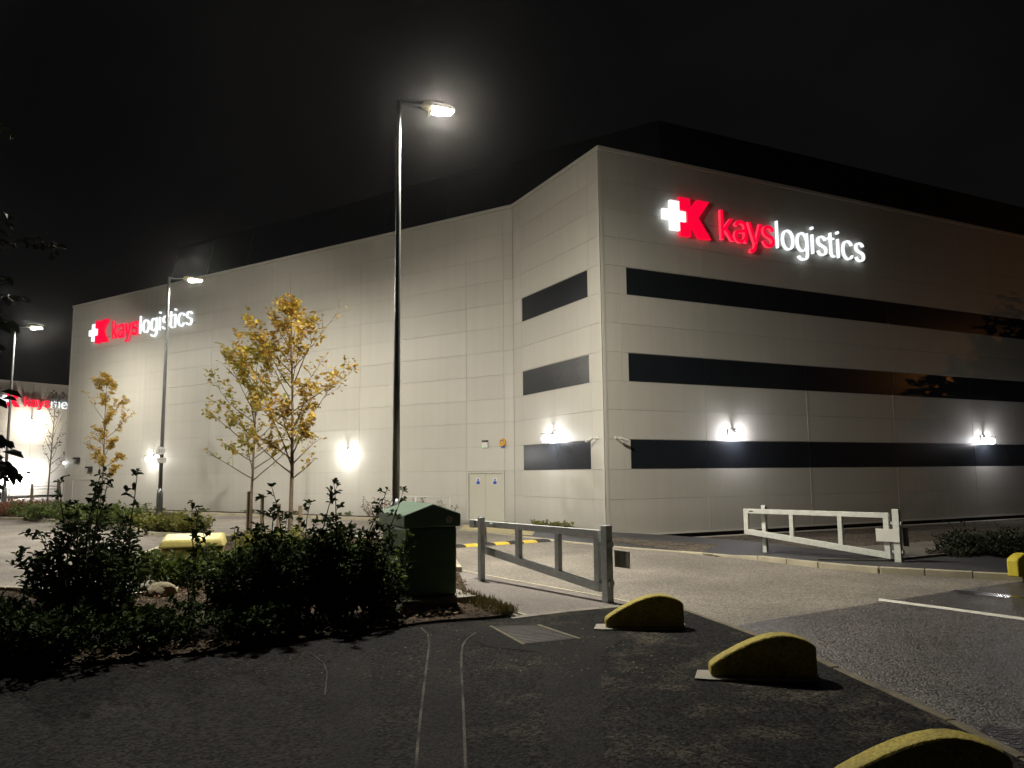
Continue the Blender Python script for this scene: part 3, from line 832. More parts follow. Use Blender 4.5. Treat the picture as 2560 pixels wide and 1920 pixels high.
# ------------------------------------------------------------------ lettering
def glyph_meshes(key, sx, sy, depth, offset=0.0):
    """list of Mesh data for one glyph, in its own x, y plane, depth along z"""
    loops = GLYPHS[key]
    P = [[(l[i], l[i + 1]) for i in range(0, len(l), 2)] for l in loops]

    def bb(l): return min(p[0] for p in l), max(p[0] for p in l), min(p[1] for p in l), max(p[1] for p in l)
    groups = []
    for l in sorted(P, key=lambda l: -(bb(l)[1] - bb(l)[0]) * (bb(l)[3] - bb(l)[2])):
        b = bb(l)
        for g in groups:
            c = bb(g[0])
            if c[0] < b[0] and c[1] > b[1] and c[2] < b[2] and c[3] > b[3] and key[1] not in 't1':
                g.append(l); break
        else:
            groups.append([l])
    out = []
    for k, g in enumerate(groups):
        cu = bpy.data.curves.new('outline', 'CURVE')
        cu.dimensions = '2D'; cu.fill_mode = 'BOTH'; cu.extrude = (depth + .004 * k) / 2; cu.offset = offset
        for l in g:
            s = cu.splines.new('POLY'); s.points.add(len(l) - 1); s.use_cyclic_u = True
            for i, p in enumerate(l): s.points[i].co = (p[0] / 1000 * sx, p[1] / 1000 * sy, 0, 1)
        t = bpy.data.objects.new('outline', cu); COL.objects.link(t)
        dg = bpy.context.evaluated_depsgraph_get()
        me = bpy.data.meshes.new_from_object(t.evaluated_get(dg))
        out.append((me, depth + .004 * k))
        bpy.data.objects.remove(t); bpy.data.curves.remove(cu)
    return out


ADV = dict(k=362, a=368, y=362, s=352, l=168, o=402, g=412, i=168, t=225, c=384, m=610, e=392, d=412)
ADV['1'] = 460; ADV['0'] = 453


def put_glyph(ch, key, x, y, sx, sy, depth, mats, parent, name='letter', offset=0.0, zbase=0.0):
    mbv, mbf, mi = [], [], []
    for me, dp in glyph_meshes(key, sx, sy, depth, offset):
        i0 = len(mbv)
        mbv += [(v.co.x + x, v.co.y + y, v.co.z + dp / 2 + zbase) for v in me.vertices]
        for p in me.polygons:
            mbf.append(tuple(i0 + i for i in p.vertices)); mi.append(0 if abs(p.normal.z) > .5 else 1)
        bpy.data.meshes.remove(me)
    me = bpy.data.meshes.new(name); me.from_pydata(mbv, [], mbf); me.update()
    for m in mats: me.materials.append(m)
    me.polygons.foreach_set('material_index', mi)
    o = bpy.data.objects.new(name, me); COL.objects.link(o); o.parent = parent
    return o


def prism(mb, pts, z0, z1):
    n = len(pts); i = len(mb.v)
    mb.v += [(p[0], p[1], z0) for p in pts] + [(p[0], p[1], z1) for p in pts]
    mb.f.append(tuple(i + k for k in range(n - 1, -1, -1))); mb.f.append(tuple(i + n + k for k in range(n)))
    for k in range(n):
        j = (k + 1) % n
        mb.f.append((i + k, i + j, i + n + j, i + n + k))


def wall_matrix(o, ex, n, z):
    m = Matrix(((ex.x, 0, n.x, o.x), (ex.y, 0, n.y, o.y), (0, 1, 0, z), (0, 0, 0, 1)))
    return m


def build_sign(mtx, red_word, white_word, label, S=1.0, wx=8.0, gap=1.92, reds=('e_red', 'e_red_edge'), whites=('e_white', 'e_white')):
    """origin: lower left of the K emblem"""
    root = empty_m('illuminated_sign', mtx, label, 'sign', 'illuminated wall signs')
    r = [MT[k] for k in reds]; w = [MT[k] for k in whites]
    Kp = [(0, 0), (.49, 0), (.49, .52), (.87, 0), (1.43, 0), (.86, .76), (1.40, 1.45), (.83, 1.45), (.49, 1.02), (.49, 1.45), (0, 1.45), (0, .96), (.33, .96), (.33, .50), (0, .50)]
    m = MB(); prism(m, [(x * S, y * S) for x, y in Kp], .07, .20)
    o = m.build('emblem_letter', r[0], root)
    c = [(-.41, 0.17), (.0, .17), (0, .54), (.29, .54), (.29, .92), (0, .92), (0, 1.28), (-.41, 1.28), (-.41, .92), (-.75, .92), (-.75, .54), (-.41, .54)]
    c = [(x - .015, y) for x, y in c]
    m = MB(); prism(m, [(x * S, y * S) for x, y in c], .07, .19)
    m.build('emblem_cross', w[0], root)
    text = [(ch, 'B' + ch) for ch in red_word] + [(ch, 'L' + ch) for ch in white_word]
    tot = sum(ADV[c] for c, _ in text) / 1000
    sy = 1.15 / .509 * S
    sx = wx * S / tot
    x = gap * S
    for ch, key in text:
        red = key[0] == 'B'
        put_glyph(ch, key, x - .05 * sx, .10 * S, sx * (1.04 if red else 1), sy, .12, r if red else w, root, offset=(.004 if red else -.030) * S, zbase=.07)
        x += ADV[ch] / 1000 * sx
    m = MB(); m.box(-.3 * S, gap * S - .4, .3 * S, .36 * S, .0, .068); m.box(gap * S, x, .2 * S, .26 * S, .0, .068)
    m.build('mounting_rail', MT['clad_gap'], root)
    return root


build_sign(wall_matrix(K + RD * 3.34 + RN * .03, RD, RN, 10.55), 'kays', 'logistics', 'large lit red and white sign on the front wall above three dark bands', wx=8.0)
build_sign(wall_matrix(LC + LD * 31.92 + LN * .03, -LD, LN, 10.50), 'kays', 'logistics', 'lit red and white sign on the long wall, crossed by a lamp post', wx=8.3)

# ------------------------------------------------------------------ second building
BE = -LN.copy()                                   # its front runs square to the long wall
q0 = Vector((-44.2, 77.0))
far = empty('warehouse', (q0.x, q0.y, 0), 0, 'pale brightly lit second warehouse at left edge, beyond the long wall', 'warehouse')
FNN = Vector((-BE.y, BE.x)) * -1
if FNN.dot(-q0) < 0: FNN = -FNN
FZ = [.25 + i * 1.19 for i in range(10)]


def relq(mb):
    mb.v = [(v[0] - q0.x, v[1] - q0.y, v[2]) for v in mb.v]
    return mb


pm, bk, bd = clad_wall(q0, BE, FNN, -60, 30, [-54 + i * 6.3 for i in range(14)], [], rows=FZ, top=10.96, gap=.03)
o = relq(pm).build('wall', MT['clad'], far); relq(bk).build('wall_backing', MT['clad_gap'], far)
m2 = MB(); m2.obox(q0, BE, FNN, -60.05, 30.05, -.3, .08, 10.9, 11.05); relq(m2).build('coping', MT['trim'], far)
m2 = MB(); m2.obox(q0, BE, FNN, -60, 30, -.25, -.02, -.3, .26); relq(m2).build('plinth_recess', MT['black'], far)
m2 = MB(); m2.obox(q0, BE, FNN, -60, 30, -30, -.32, 10.5, 10.9); relq(m2).build('roof', MT['roofm'], far)


def on_plane(px, py, O, d):
    """run along a plan line and height, for a pixel of the photograph"""
    dr = FW * FPX + (px - 1280) * RT - (py - 960) * UP
    n = Vector((-d.y, d.x))
    t = (O - Vector((0, 0))).dot(n) / (dr.x * n.x + dr.y * n.y)
    p = EYE + dr * t
    return (Vector((p.x, p.y)) - O).dot(d), p.z


s0, z0 = on_plane(14, 1013, q0, BE)
s1, z1 = on_plane(47, 1014, q0, BE)
SS = (s1 - s0) / 1.43
build_sign(wall_matrix(q0 + BE * s0 + FNN * .03, BE, FNN, z0 - .1), 'kays', 'medical', 'lit red and white sign on the second warehouse at left edge', S=SS, wx=8.3, gap=1.93)

# ------------------------------------------------------------------ street lamps
def lamp_head(par, name, ex, ey, ez):
    pass


def make_street_lamp(loc, label, H=10.2, lens='e_lamp', arm=1.2):
    root = empty('street_lamp', (loc[0], loc[1], 0), math.atan2(RD.y, RD.x), label, 'street lamp', 'lamp posts along the yard road')
    m = MB(); m.lathe((0, 0, 0), [(.125, -.2), (.125, 1.25), (.118, 1.32), (.078, 1.48)], 18)
    b = m.build('base_section', MT['pole'], root, smooth=False, bevel=0)
    b.data.polygons.foreach_set('use_smooth', [len(p.vertices) == 4 for p in b.data.polygons])
    m = MB(); m.box(-.05, .05, -.129, -.12, .45, 1.0); m.build('access_door', MT['pole'], b)
    m = MB(); m.lathe((0, 0, 0), [(.077, 1.47), (.07, 4), (.058, 7.5), (.045, H - .02), (.02, H)], 16)
    p = m.build('pole', MT['pole'], root)
    p.data.polygons.foreach_set('use_smooth', [len(q.vertices) == 4 for q in p.data.polygons])
    m = MB(); m.tube([(0, 0, H - .06), (.3, 0, H - .045), (arm - .62, 0, H + .0)], .026, 10)
    m.build('arm', MT['pole'], root, smooth=True)
    x0, x1, z = arm - .66, arm + .10, H + .01
    m = MB()
    pts = [(x0, -.06), (x0 + .16, -.15), (x1 - .12, -.165), (x1, -.09), (x1, .09), (x1 - .12, .165), (x0 + .16, .15), (x0, .06)]
    prism(m, pts, z - .05, z + .035)
    prism(m, [(x0 + .04 + (q[0] - x0) * .86, q[1] * .8) for q in pts], z + .035, z + .075)
    h = m.build('luminaire', MT['lumi'], root, bevel=.012)
    m = MB()
    lx0, lx1 = x0 + .22, x1 - .05
    q = [(lx0, -.13), (lx1, -.13), (lx1, .13), (lx0, .13)]
    t = [(lx0 + .06, -.07), (lx1 - .06, -.07), (lx1 - .06, .07), (lx0 + .06, .07)]
    tl = lambda x: (x - lx0) * .36
    m.hexa([(*t[k], z - .16 + tl(t[k][0])) for k in range(4)] + [(*q[k], z - .052) for k in range(4)])
    m.build('lens', MT[lens], h)
    m = MB(); m.box(lx0 - .02, lx0 - .008, -.13, .13, z - .18, z - .051); m.build('shield', MT['lumi'], h)
    return root


make_street_lamp((-2.44, 16.24), 'tall street lamp behind the green bin, its light against black sky')
L2 = (-14.2, 31.34)
lamp2 = make_street_lamp(L2, 'street lamp in front of the long wall, carrying the round speed sign', lens='e_lamp_far')
make_street_lamp((-27.1, 41.5), 'street lamp at the left edge of the photo, half hidden by leaves', lens='e_lamp_far')
make_street_lamp((-20.5, 21.0), 'street lamp on the yard road, out of view past the left edge', lens='e_lamp_off')
# sodium lamp of the road off to the right, its orange light falls on the front wall
make_street_lamp((47, 30.5), 'orange sodium street lamp far off to the right of the front wall', H=9.6, lens='e_sodium')

# speed sign and small plate, clamped to the second post
l2 = Vector(L2)
sgz = 4.55
root = empty('speed_limit_sign', (l2.x, l2.y - .10, 3.00), math.radians(14), 'round white speed sign reading 10, clamped to a lamp post', 'sign')


def disc(r, y0, y1, n=28):
    m = MB()
    i = 0
    for y in (y0, y1):
        m.v += [(r * math.cos(2 * PI * k / n), y, r * math.sin(2 * PI * k / n)) for k in range(n)]
    m.f.append(tuple(range(n))); m.f.append(tuple(range(2 * n - 1, n - 1, -1)))
    for k in range(n):
        j = (k + 1) % n
        m.f.append((k, n + k, n + j, j))
    return m


disc(.175, -.012, 0).build('ring', MT['plastic_dark'], root)
disc(.162, -.018, -.0125).build('disc', MT['signwhite'], root)
for ch, x in (('1', -.112), ('0', -.004)):
    o = put_glyph(ch, 'D' + ch, 0, 0, .25, .25, .006, [MT['plastic_dark']] * 2, root, name='digit')
    o.matrix_local = Matrix(((1, 0, 0, x), (0, 0, -1, -.019), (0, 1, 0, -.064), (0, 0, 0, 1)))
for z_ in (-.2, .14):
    m = MB(); m.box(-.05, .05, .0, .06, z_ * .6, z_ * .6 + .05); m.build('clamp', MT['galv'], root)
root = empty('notice_plate', (l2.x + .06, l2.y - .10, 2.61), math.radians(14), 'small rectangular white plate below the round speed sign', 'sign')
m = MB(); m.box(-.17, .17, -.012, 0, -.11, .11); m.build('plate', MT['steel_white'], root, bevel=.006)
m = MB(); m.box(-.09, .09, -.016, -.0125, .02, .04); m.build('printed_mark', MT['plastic_grey'], root)
m = MB(); m.box(-.12, -.04, 0, .06, -.03, .03); m.build('clamp', MT['galv'], root)


# ------------------------------------------------------------------ wall lights
def make_wall_light(O, d, n, s, z, label, lens='e_wall', back=.031, k=1.7):
    p = O + d * s + n * back
    mtx = wall_matrix(p, d, n, z)
    root = empty_m('wall_light', mtx, label, 'wall light', 'bulkhead lights on the walls')
    m = MB(); m.box(-.15 * k, .15 * k, -.02, .16 * k, 0, .05)          # local x along, y up, z out
    h = m.build('housing', MT['plastic_grey'], root, bevel=.008)
    m = MB(); m.box(-.042 * k, .042 * k, .10 * k, .115 * k, .05, .32 * k); m.build('hood', MT['plastic_dark'], h)
    m = MB()
    prof = [(.02, .15), (.062, .175), (.078, .22), (.062, .265), (.02, .29)]
    n_ = 8
    for r, w in prof:
        m.v += [(r * k * 1.15 * math.cos(2 * PI * j / n_), r * k * math.sin(2 * PI * j / n_), w * k) for j in range(n_)]
    for a in range(len(prof) - 1):
        for j in range(n_):
            c = (j + 1) % n_
            m.f.append((a * n_ + j, a * n_ + c, (a + 1) * n_ + c, (a + 1) * n_ + j))
    m.f.append(tuple(4 * n_ + j for j in range(n_)))
    m.build('lens', MT[lens], h)
    m = MB(); m.tube([(0, 0, .15 * k), (0, 0, .165 * k)], .035 * k, 10); m.build('lamp_holder', MT['plastic_grey'], h)
    return root


make_wall_light(K, RD, RN, 5.6, 3.24, 'bulkhead wall light above lowest dark band, nearest the corner on the front wall')
make_wall_light(K, RD, RN, 20.4, 3.2, 'bulkhead wall light at the right edge of the photo, above the lowest dark band')
make_wall_light(K, RD, RN, 35.2, 3.2, 'bulkhead wall light farthest along the front wall, past the right edge')
make_wall_light(K, FD, FN, 3.36, 3.24, 'bulkhead wall light on the narrow chamfered wall', back=.031)
make_wall_light(LC, LD, LN, 9.47, 2.97, 'bulkhead wall light on the long wall, right of the two golden trees', lens='e_wall_long', k=1.8)
make_wall_light(LC, LD, LN, 25.16, 2.97, 'bulkhead wall light on the long wall, beside the post with speed sign', lens='e_wall_long', k=1.8)
for px, py, lab, ln in ((78, 1058, 'upper warm light on the second warehouse, left of the bare tree', 'e_wall_far'),
                    (12, 1183, 'low light on the second warehouse at the left edge, behind dark leaves', 'e_wall_far2'),
                    (66, 1183, 'low light on the second warehouse, just left of the bare tree trunk', 'e_wall_far2')):
    s, z = on_plane(px, py, q0, BE)
    make_wall_light(q0, BE, FNN, s, z, lab, lens=ln, k=3.0)

# cameras, alarm boxes, small floodlights
def make_camera(O, d, n, s, z, sgn, label):
    root = empty_m('security_camera', wall_matrix(O + d * s + n * .031, d, n, z), label, 'security camera', 'cameras on the corner')
    m = MB(); m.tube([(0, 0, 0), (0, 0, .03)], .055, 14); br = m.build('wall_plate', MT['steel_white'], root, smooth=False)
    m = MB(); m.tube([(0, 0, .03), (0, 0, .14), (sgn * .05, -.02, .19)], .018, 8); m.build('bracket', MT['steel_white'], br, smooth=True)
    m = MB(); m.tube([(sgn * .03, .0, .19), (sgn * .06, -.01, .2), (sgn * .30, -.085, .24), (sgn * .34, -.097, .245)], [.035, .05, .05, .045], 12)
    b = m.build('body', MT['steel_white'], root)
    m = MB(); m.tube([(sgn * .34, -.097, .2452), (sgn * .345, -.0985, .2459)], .036, 12); m.build('lens', MT['plastic_dark'], b)


make_camera(K, RD, RN, .42, 3.13, 1, 'white tube camera on the front wall beside the building corner')
make_camera(K, FD, FN, .42, 3.13, 1, 'white tube camera on the chamfered wall beside the building corner')
s, z = 1.46, 3.2
root = empty_m('alarm_box', wall_matrix(LC + LD * s + LN * .031, -LD, LN, z), 'white and black alarm box with green light on the long wall', 'alarm box', 'alarm boxes above the door')
m = MB(); m.box(-.14, .14, -.16, .08, 0, .09); m.build('body', MT['signwhite'], root, bevel=.02)
m = MB(); m.box(-.141, .141, .081, .16, 0, .092); m.build('cover_top', MT['plastic_dark'], root, bevel=.015)
m = MB(); m.box(-.09, -.05, -.145, -.11, .091, .096); m.build('indicator', MT['e_led'], root)
root = empty_m('alarm_box', wall_matrix(LC + LD * .56 + LN * .031, -LD, LN, 3.24), 'amber hexagonal alarm box on the long wall above the door', 'alarm box', 'alarm boxes above the door')
m = MB(); prism(m, [(.16 * math.cos(t), .18 * math.sin(t)) for t in [PI / 6 + k * PI / 3 for k in range(6)]], 0, .09); m.build('body', MT['amber'], root, bevel=.015)
m = MB(); prism(m, [(-.08, 0), (.08, 0), (.08, .06), (0, .10), (-.08, .06)], .091, .096); m.build('badge', MT['plastic_dark'], root)
m = MB(); m.box(-.05, .06, .01, .05, .0965, .10); m.build('badge_mark', MT['signwhite'], root)
m = MB(); m.box(-.08, .08, -.215, -.155, .01, .07); m.build('strobe', MT['blue'], root, bevel=.01)
for s, z, lab in ((33.46, 3.05, 'small dark floodlight on the long wall near its far end, left one'), (31.94, 2.45, 'small dark floodlight on the long wall behind the golden sapling')):
    root = empty_m('floodlight', wall_matrix(LC + LD * s + LN * .031, -LD, LN, z), lab, 'floodlight', 'small floodlights by the far end')
    m = MB(); m.box(-.22, .22, .06, .17, 0, .26); m.box(.14, .22, -.17, .06, 0, .2); m.build('hood', MT['plastic_dark'], root, bevel=.01)
    m = MB(); m.box(-.2, .13, -.15, .055, .0, .02); m.build('backplate', MT['steel_white'], root)
root = empty_m('floodlight', wall_matrix(LE - LD * .12 + LN * .05, -LD, LN, 2.85), 'tiny lit lamp on the far vertical edge of the long wall', 'floodlight')
m = MB(); m.box(-.05, .05, -.02, .12, 0, .05); m.build('housing', MT['plastic_grey'], root)
m = MB(); m.box(-.06, .06, -.02, .1, .052, .12); m.build('lens', MT['e_spot'], root)

# handrail left of the door
root = empty('handrail', (*(LC + LD * 2.6 + LN * 1.0), 0), math.atan2(LD.y, LD.x), 'white tubular handrail left of the cream double door', 'railing')
m = MB()
for zt in (1.0, .36):
    m.tube([(0, 0, zt), (3.7, 0, zt)], .024, 8)
m.build('rail', MT['steel_white'], root, smooth=True)
for x in (0, 1.85, 3.7):
    m = MB(); m.tube([(x, 0, -.2), (x, 0, 1.0)], .024, 8); m.build('post', MT['steel_white'], root, smooth=True)


# ------------------------------------------------------------------ swing barriers
def make_gate(hinge, rest, label, front_rest, free, end_stile, m_, plate_dir):
    h, r = Vector(hinge), Vector(rest)
    d = (r - h); L = d.length; d.normalize()
    root = empty('swing_barrier', (h.x, h.y, 0), math.atan2(d.y, d.x), label, 'barrier', 'tapered steel swing barriers across the yard entrance')
    side = 1 if front_rest else -1      # local y of the rest post relative to the leaf
    m = MB(); m.box(-.065, .065, -.065, .065, -.1, 1.17); m.build('hinge_post', m_, root, bevel=.006)
    m = MB(); yo = .155 * side; m.box(L - .05, L + .05, yo - .05, yo + .05, -.1, 1.17); m.build('rest_post', m_, root, bevel=.006)
    x0, x1 = .15, free
    zb0, zb1 = .19, .19 + .10 * x1
    lf = MB()
    xb = x1 if end_stile else L + .12
    lf.hexa([(x0, -.045, .985), (x1, -.045, .985), (x1, .045, .985), (x0, .045, .985), (x0, -.045, 1.09), (x1, -.045, 1.09), (x1, .045, 1.09), (x0, .045, 1.09)])
    zb = lambda x: .13 + .108 * x
    lf.hexa([(x0, -.045, zb(x0)), (xb, -.045, zb(xb)), (xb, .045, zb(xb)), (x0, .045, zb(x0)),
             (x0, -.045, zb(x0) + .125), (xb, -.045, zb(xb) + .125), (xb, .045, zb(xb) + .125), (x0, .045, zb(x0) + .125)])
    st = [x0 + .055, 1.17, 2.27] + ([x1 - .055] if end_stile else [])
    for x in st:
        w = .055 if x in (st[0], st[-1]) else .048
        a, b = x - w, x + w
        lf.hexa([(a, -.043, zb(a) + .126), (b, -.043, zb(b) + .126), (b, .043, zb(b) + .126), (a, .043, zb(a) + .126),
                 (a, -.043, .984), (b, -.043, .984), (b, .043, .984), (a, .043, .984)])
    leaf = lf.build('leaf', m_, root, bevel=.004)
    for z in (.88, .30):
        hb = MB(); hb.tube([(-.02, 0, z), (.19, 0, z)], .02, 8)
        hb.tube([(.085, 0, z - .03), (.085, 0, z + .03)], .034, 10)
        hb.tube([(-.10, 0, z), (-.064, 0, z)], .055, 12)
        hb.build('hinge', MT['galv'], root)
    return root, L


gl, LL = make_gate(G(1520, 1507), G(1221, 1451), 'grey swing barrier nearest the green bin, seen from its shaded back', True, 3.75, False, MT['galv'], 0)
m = MB(); m.box(3.60, 3.76, -.075, .075, .955, 1.10); m.build('latch_box', MT['galv'], gl, bevel=.006)
m = MB(); m.tube([(3.40, 0, 1.09), (3.40, 0, 1.17), (3.56, 0, 1.17), (3.56, 0, 1.09)], .011, 6); m.build('handle', MT['galv'], gl)
m = MB(); m.tube([(3.38, -.05, 1.0), (3.38, -.055, .78), (3.37, -.05, .66)], .014, 6); m.build('chain', MT['plastic_dark'], gl)
m = MB(); m.tube([(3.02, .05, 1.04), (3.02, .12, 1.04)], .035, 8); m.build('latch_bolt', MT['galv'], gl)
gr, LR = make_gate(G(2249, 1417), G(1907, 1391), 'pale swing barrier standing open on the far side of the entrance', False, 3.45, True, MT['galv_pale'], 0)
m = MB(); m.box(-.07, .40, .085, .095, .50, .765); m.build('sign_plate', MT['steel_white'], gr, bevel=.004)
m = MB(); m.box(3.2, 3.3, .046, .05, 1.025, 1.05); m.build('slot', MT['black'], gr)
m = MB(); m.box(-.20, -.09, -.05, -.04, .42, .80); m.build('reflector_plate', MT['plastic_dark'], gr)
m = MB(); m.box(-.40, -.07, -.10, -.09, .54, .80); m.build('sign_plate', MT['steel_white'], gl, bevel=.004)
m = MB(); m.box(-.39, -.08, -.089, -.085, .55, .79); m.build('plate_back', MT['plastic_grey'], gl)


# ------------------------------------------------------------------ wedge bollards
def bollard_mesh(L=1.0, H=.395, W=.20):
    prof = [(0, 0), (0, .10), (.06, .145), (.16, .205), (.28, .27), (.40, .325), (.52, .368), (.62, .390), (.70, .395), (.78, .386), (.87, .362), (.955, .325), (.985, .30), (1.0, .27), (1.0, 0)]
    prof = [(x * L, z * H / .395) for x, z in prof]
    m = MB()
    n = len(prof)
    for y in (-W / 2, W / 2):
        m.v += [(x, y, z) for x, z in prof]
    m.f.append(tuple(range(n - 1, -1, -1))); m.f.append(tuple(n + k for k in range(n)))
    for k in range(n):
        j = (k + 1) % n
        m.f.append((k, j, n + j, n + k))
    return m


def make_bollard(p, ang, label, m_='bollard', pad=True):
    root = empty('wedge_bollard', (p[0], p[1], .0), ang, label, 'bollard', 'yellow concrete wedge bollards along the kerbs')
    b = bollard_mesh().build('body', MT[m_], root, bevel=.028, seg=3)
    b.location = (0, 0, .025)
    if pad:
        q = MB()
        prism(q, [(-.16, -.17), (.0, -.20), (.42, -.17), (.98, -.14), (1.05, .13), (.4, .16), (-.1, .15)], -.05, .024)
        q.build('base_pad', MT['concrete'], root)
    return root


make_bollard(G(1513, 1570), math.radians(-1), 'yellow wedge bollard farthest of the three near ones, beside the grey barrier')
make_bollard(G(1774, 1691), math.radians(-7), 'yellow wedge bollard in the middle of the kerbside row of three')
make_bollard((1.93, 4.98), math.radians(-10), 'yellow wedge bollard cut off by the bottom edge of the photo')
make_bollard((Vector(G(2536, 1443, .1)) + Vector((.85, .5))), math.radians(210), 'bright yellow bollard on the far kerb at the right edge', 'bollard2', False).location.z = .08

# ------------------------------------------------------------------ green bin
bth = math.radians(26)
root = empty('green_bin', (-1.57, 11.40, 0), bth, 'large green pitched-lid bin on a dark plinth at the end of the hedge', 'bin')
w_, d_ = .84, 1.28
m = MB(); m.box(.02, w_ - .02, .02, d_ - .02, .19, 1.22); m.build('body', MT['green'], root, bevel=.05, seg=3)
m = MB()
pr = [(-.02, 1.205), (w_ + .02, 1.205), (w_ + .025, 1.395), (w_ * .5, 1.55), (-.025, 1.395)]
i = len(m.v)
for y in (-.02, d_ + .02):
    m.v += [(x, y, z) for x, z in pr]
m.f += [(4, 3, 2, 1, 0), (5, 6, 7, 8, 9)] + [(k, (k + 1) % 5, 5 + (k + 1) % 5, 5 + k) for k in range(5)]
lid = m.build('lid', MT['green_lid'], root, bevel=.022, seg=3)
m = MB()
m.v = []
n = 18
for y in (-.034, -.021):
    m.v += [(w_ - .17 + .055 * math.cos(2 * PI * k / n), y, 1.31 + .055 * math.sin(2 * PI * k / n)) for k in range(n)]
m.f.append(tuple(range(n)))
m.f += [(k, n + k, n + (k + 1) % n, (k + 1) % n) for k in range(n)]
m.build('badge', MT['plastic_grey'], lid)
m = MB(); m.box(-.10, w_ + .22, -.16, d_ + .1, -.02, .19); m.build('plinth', MT['concrete'], root, bevel=.012)

# yellow grit bin behind the hedge
p = Vector(G(396, 1442)); p2 = Vector(G(554, 1437))
ang = math.atan2(p2.y - p.y, p2.x - p.x) + .12
root = empty('grit_bin', (p.x, p.y, 0.02), ang, 'low yellow grit bin half hidden behind the hedge', 'bin')
gw = (p2 - p).length
m = MB(); m.hexa([(.06, .06, 0), (gw - .06, .06, 0), (gw - .06, .72, 0), (.06, .72, 0), (0, 0, .52), (gw, 0, .52), (gw, .78, .52), (0, .78, .52)])
m.build('body', MT['grit'], root, bevel=.05, seg=3)
m = MB(); m.hexa([(-.04, -.04, .525), (gw + .04, -.04, .525), (gw + .04, .82, .525), (-.04, .82, .525), (.02, .02, .68), (gw - .02, .02, .68), (gw - .02, .78, .77), (.02, .78, .77)])
m.build('lid', MT['grit'], root, bevel=.05, seg=3)

# inspection cover
c4 = [Vector(G(*q)) for q in ((1225, 1566), (1342, 1563), (1452, 1600), (1312, 1614))]
root = empty('inspection_cover', (0, 0, 0), 0, 'ribbed iron inspection cover set in the pavement by the path', 'manhole cover')
ctr = sum(c4, Vector((0, 0))) / 4
root.location = (ctr.x, ctr.y, 0)
fr = MB(); fr.hexa([(*(v - ctr), -.02) for v in c4[::-1]] + [(*(v - ctr), .0125) for v in c4[::-1]])
fr.build('frame', MT['patchm'], root)
mid = [(c4[0].lerp(c4[1], .5)), (c4[3].lerp(c4[2], .5))]
inn = [ctr + (v - ctr) * .9 for v in c4]
lb = MB()
lb.hexa([(*(v - ctr), .0) for v in inn[::-1]] + [(*(v - ctr), .0135) for v in inn[::-1]])
N_ = 22
for i in range(N_):
    for j in range(N_ // 2 + 2):
        u, v = (i + .5) / N_, (j + .5) / (N_ // 2 + 2)
        a = (inn[0].lerp(inn[1], u)).lerp(inn[3].lerp(inn[2], u), v) - ctr
        e = .02
        dx, dy = (e, e * .35) if (i + j) % 2 else (-e * .35, e)
        q = Vector((dx, dy)); w = Vector((-dy, dx)) * .32
        lb.hexa([(*(a - q - w), .013), (*(a + q - w), .013), (*(a + q + w), .013), (*(a - q + w), .013),
                 (*(a - q - w), .018), (*(a + q - w), .018), (*(a + q + w), .018), (*(a - q + w), .018)])
lb.build('lid', MT['iron'], root)
for a, b in ((c4[0], c4[3]), (c4[1], c4[2])):
    es = MB(); d_ = (b - a).normalized(); kerb_run(es, [a - ctr + d_ * .02, b - ctr - d_ * .02], .045, -.01, .0145, 2.0)
    es.build('edge_strip', MT['moss_kerb'], root)

# speed hump
h0, h1 = Vector(G(1153, 1367)), Vector(G(1368, 1353))
hd_ = (h1 - h0).normalized()
root = empty('speed_hump', (h0.x - hd_.x * 1.8, h0.y - hd_.y * 1.8, 0), math.atan2(hd_.y, hd_.x), 'yellow and black rubber speed hump across the yard road', 'speed hump')
Lh = (h1 - h0).length + 1.8
ns = 10
for i in range(ns):
    a, b = Lh * i / ns + .004, Lh * (i + 1) / ns - .004
    m = MB()
    pr = [(-.22, .002), (-.19, .03), (-.09, .06), (.09, .06), (.19, .03), (.22, .002)]
    k = len(pr)
    for x in (a, b):
        m.v += [(x, y, z) for y, z in pr]
    m.f += [tuple(range(k)), tuple(range(2 * k - 1, k - 1, -1))] + [(j, k + j, k + (j + 1) % k, (j + 1) % k) for j in range(k)]
    if i % 2:
        for t in range(4):
            for y in (-.13, -.03, .07):
                x = a + .06 + t * .1
                m.box(x, x + .05, y, y + .06, .055 if abs(y) < .1 else .05, .066)
    m.build('segment', MT['hump_yellow' if i % 2 == 0 else 'rubber'], root)

# railing by the far bed
rl = [Vector((-60.0, 62.5)), Vector((-31.8, 54.2))]
dR = (rl[1] - rl[0]).normalized(); LRr = (rl[1] - rl[0]).length
root = empty('railing', (rl[0].x, rl[0].y, 0), math.atan2(dR.y, dR.x), 'grey two-rail fence along the far bed at the left edge', 'railing')
m = MB()
for zt in (1.15, .6): m.tube([(0, 0, zt), (LRr, 0, zt)], .03, 8)
m.build('rail', MT['galv'], root, smooth=True)
for i in range(15):
    x = LRr * i / 14
    m = MB(); m.tube([(x, 0, -.1), (x, 0, 1.16)], .032, 8); m.build('post', MT['galv'], root, smooth=True)
# yellow skip edge by the far end of the long wall
p = Vector(G(150, 1262))
root = empty('grit_bin', (p.x - .1, p.y + 3.0, 0), .3, 'yellow grit bin far off beside the end of the long wall', 'bin')
m = MB(); m.hexa([(.06, .06, 0), (1.14, .06, 0), (1.14, .7, 0), (.06, .7, 0), (0, 0, .62), (1.2, 0, .62), (1.2, .8, .62), (0, .8, .62)]); m.build('body', MT['grit'], root, bevel=.04)
m = MB(); m.hexa([(-.03, -.03, .622), (1.23, -.03, .622), (1.23, .83, .622), (-.03, .83, .622), (.03, .03, .82), (1.17, .03, .82), (1.17, .77, .88), (.03, .77, .88)]); m.build('lid', MT['grit'], root, bevel=.04)

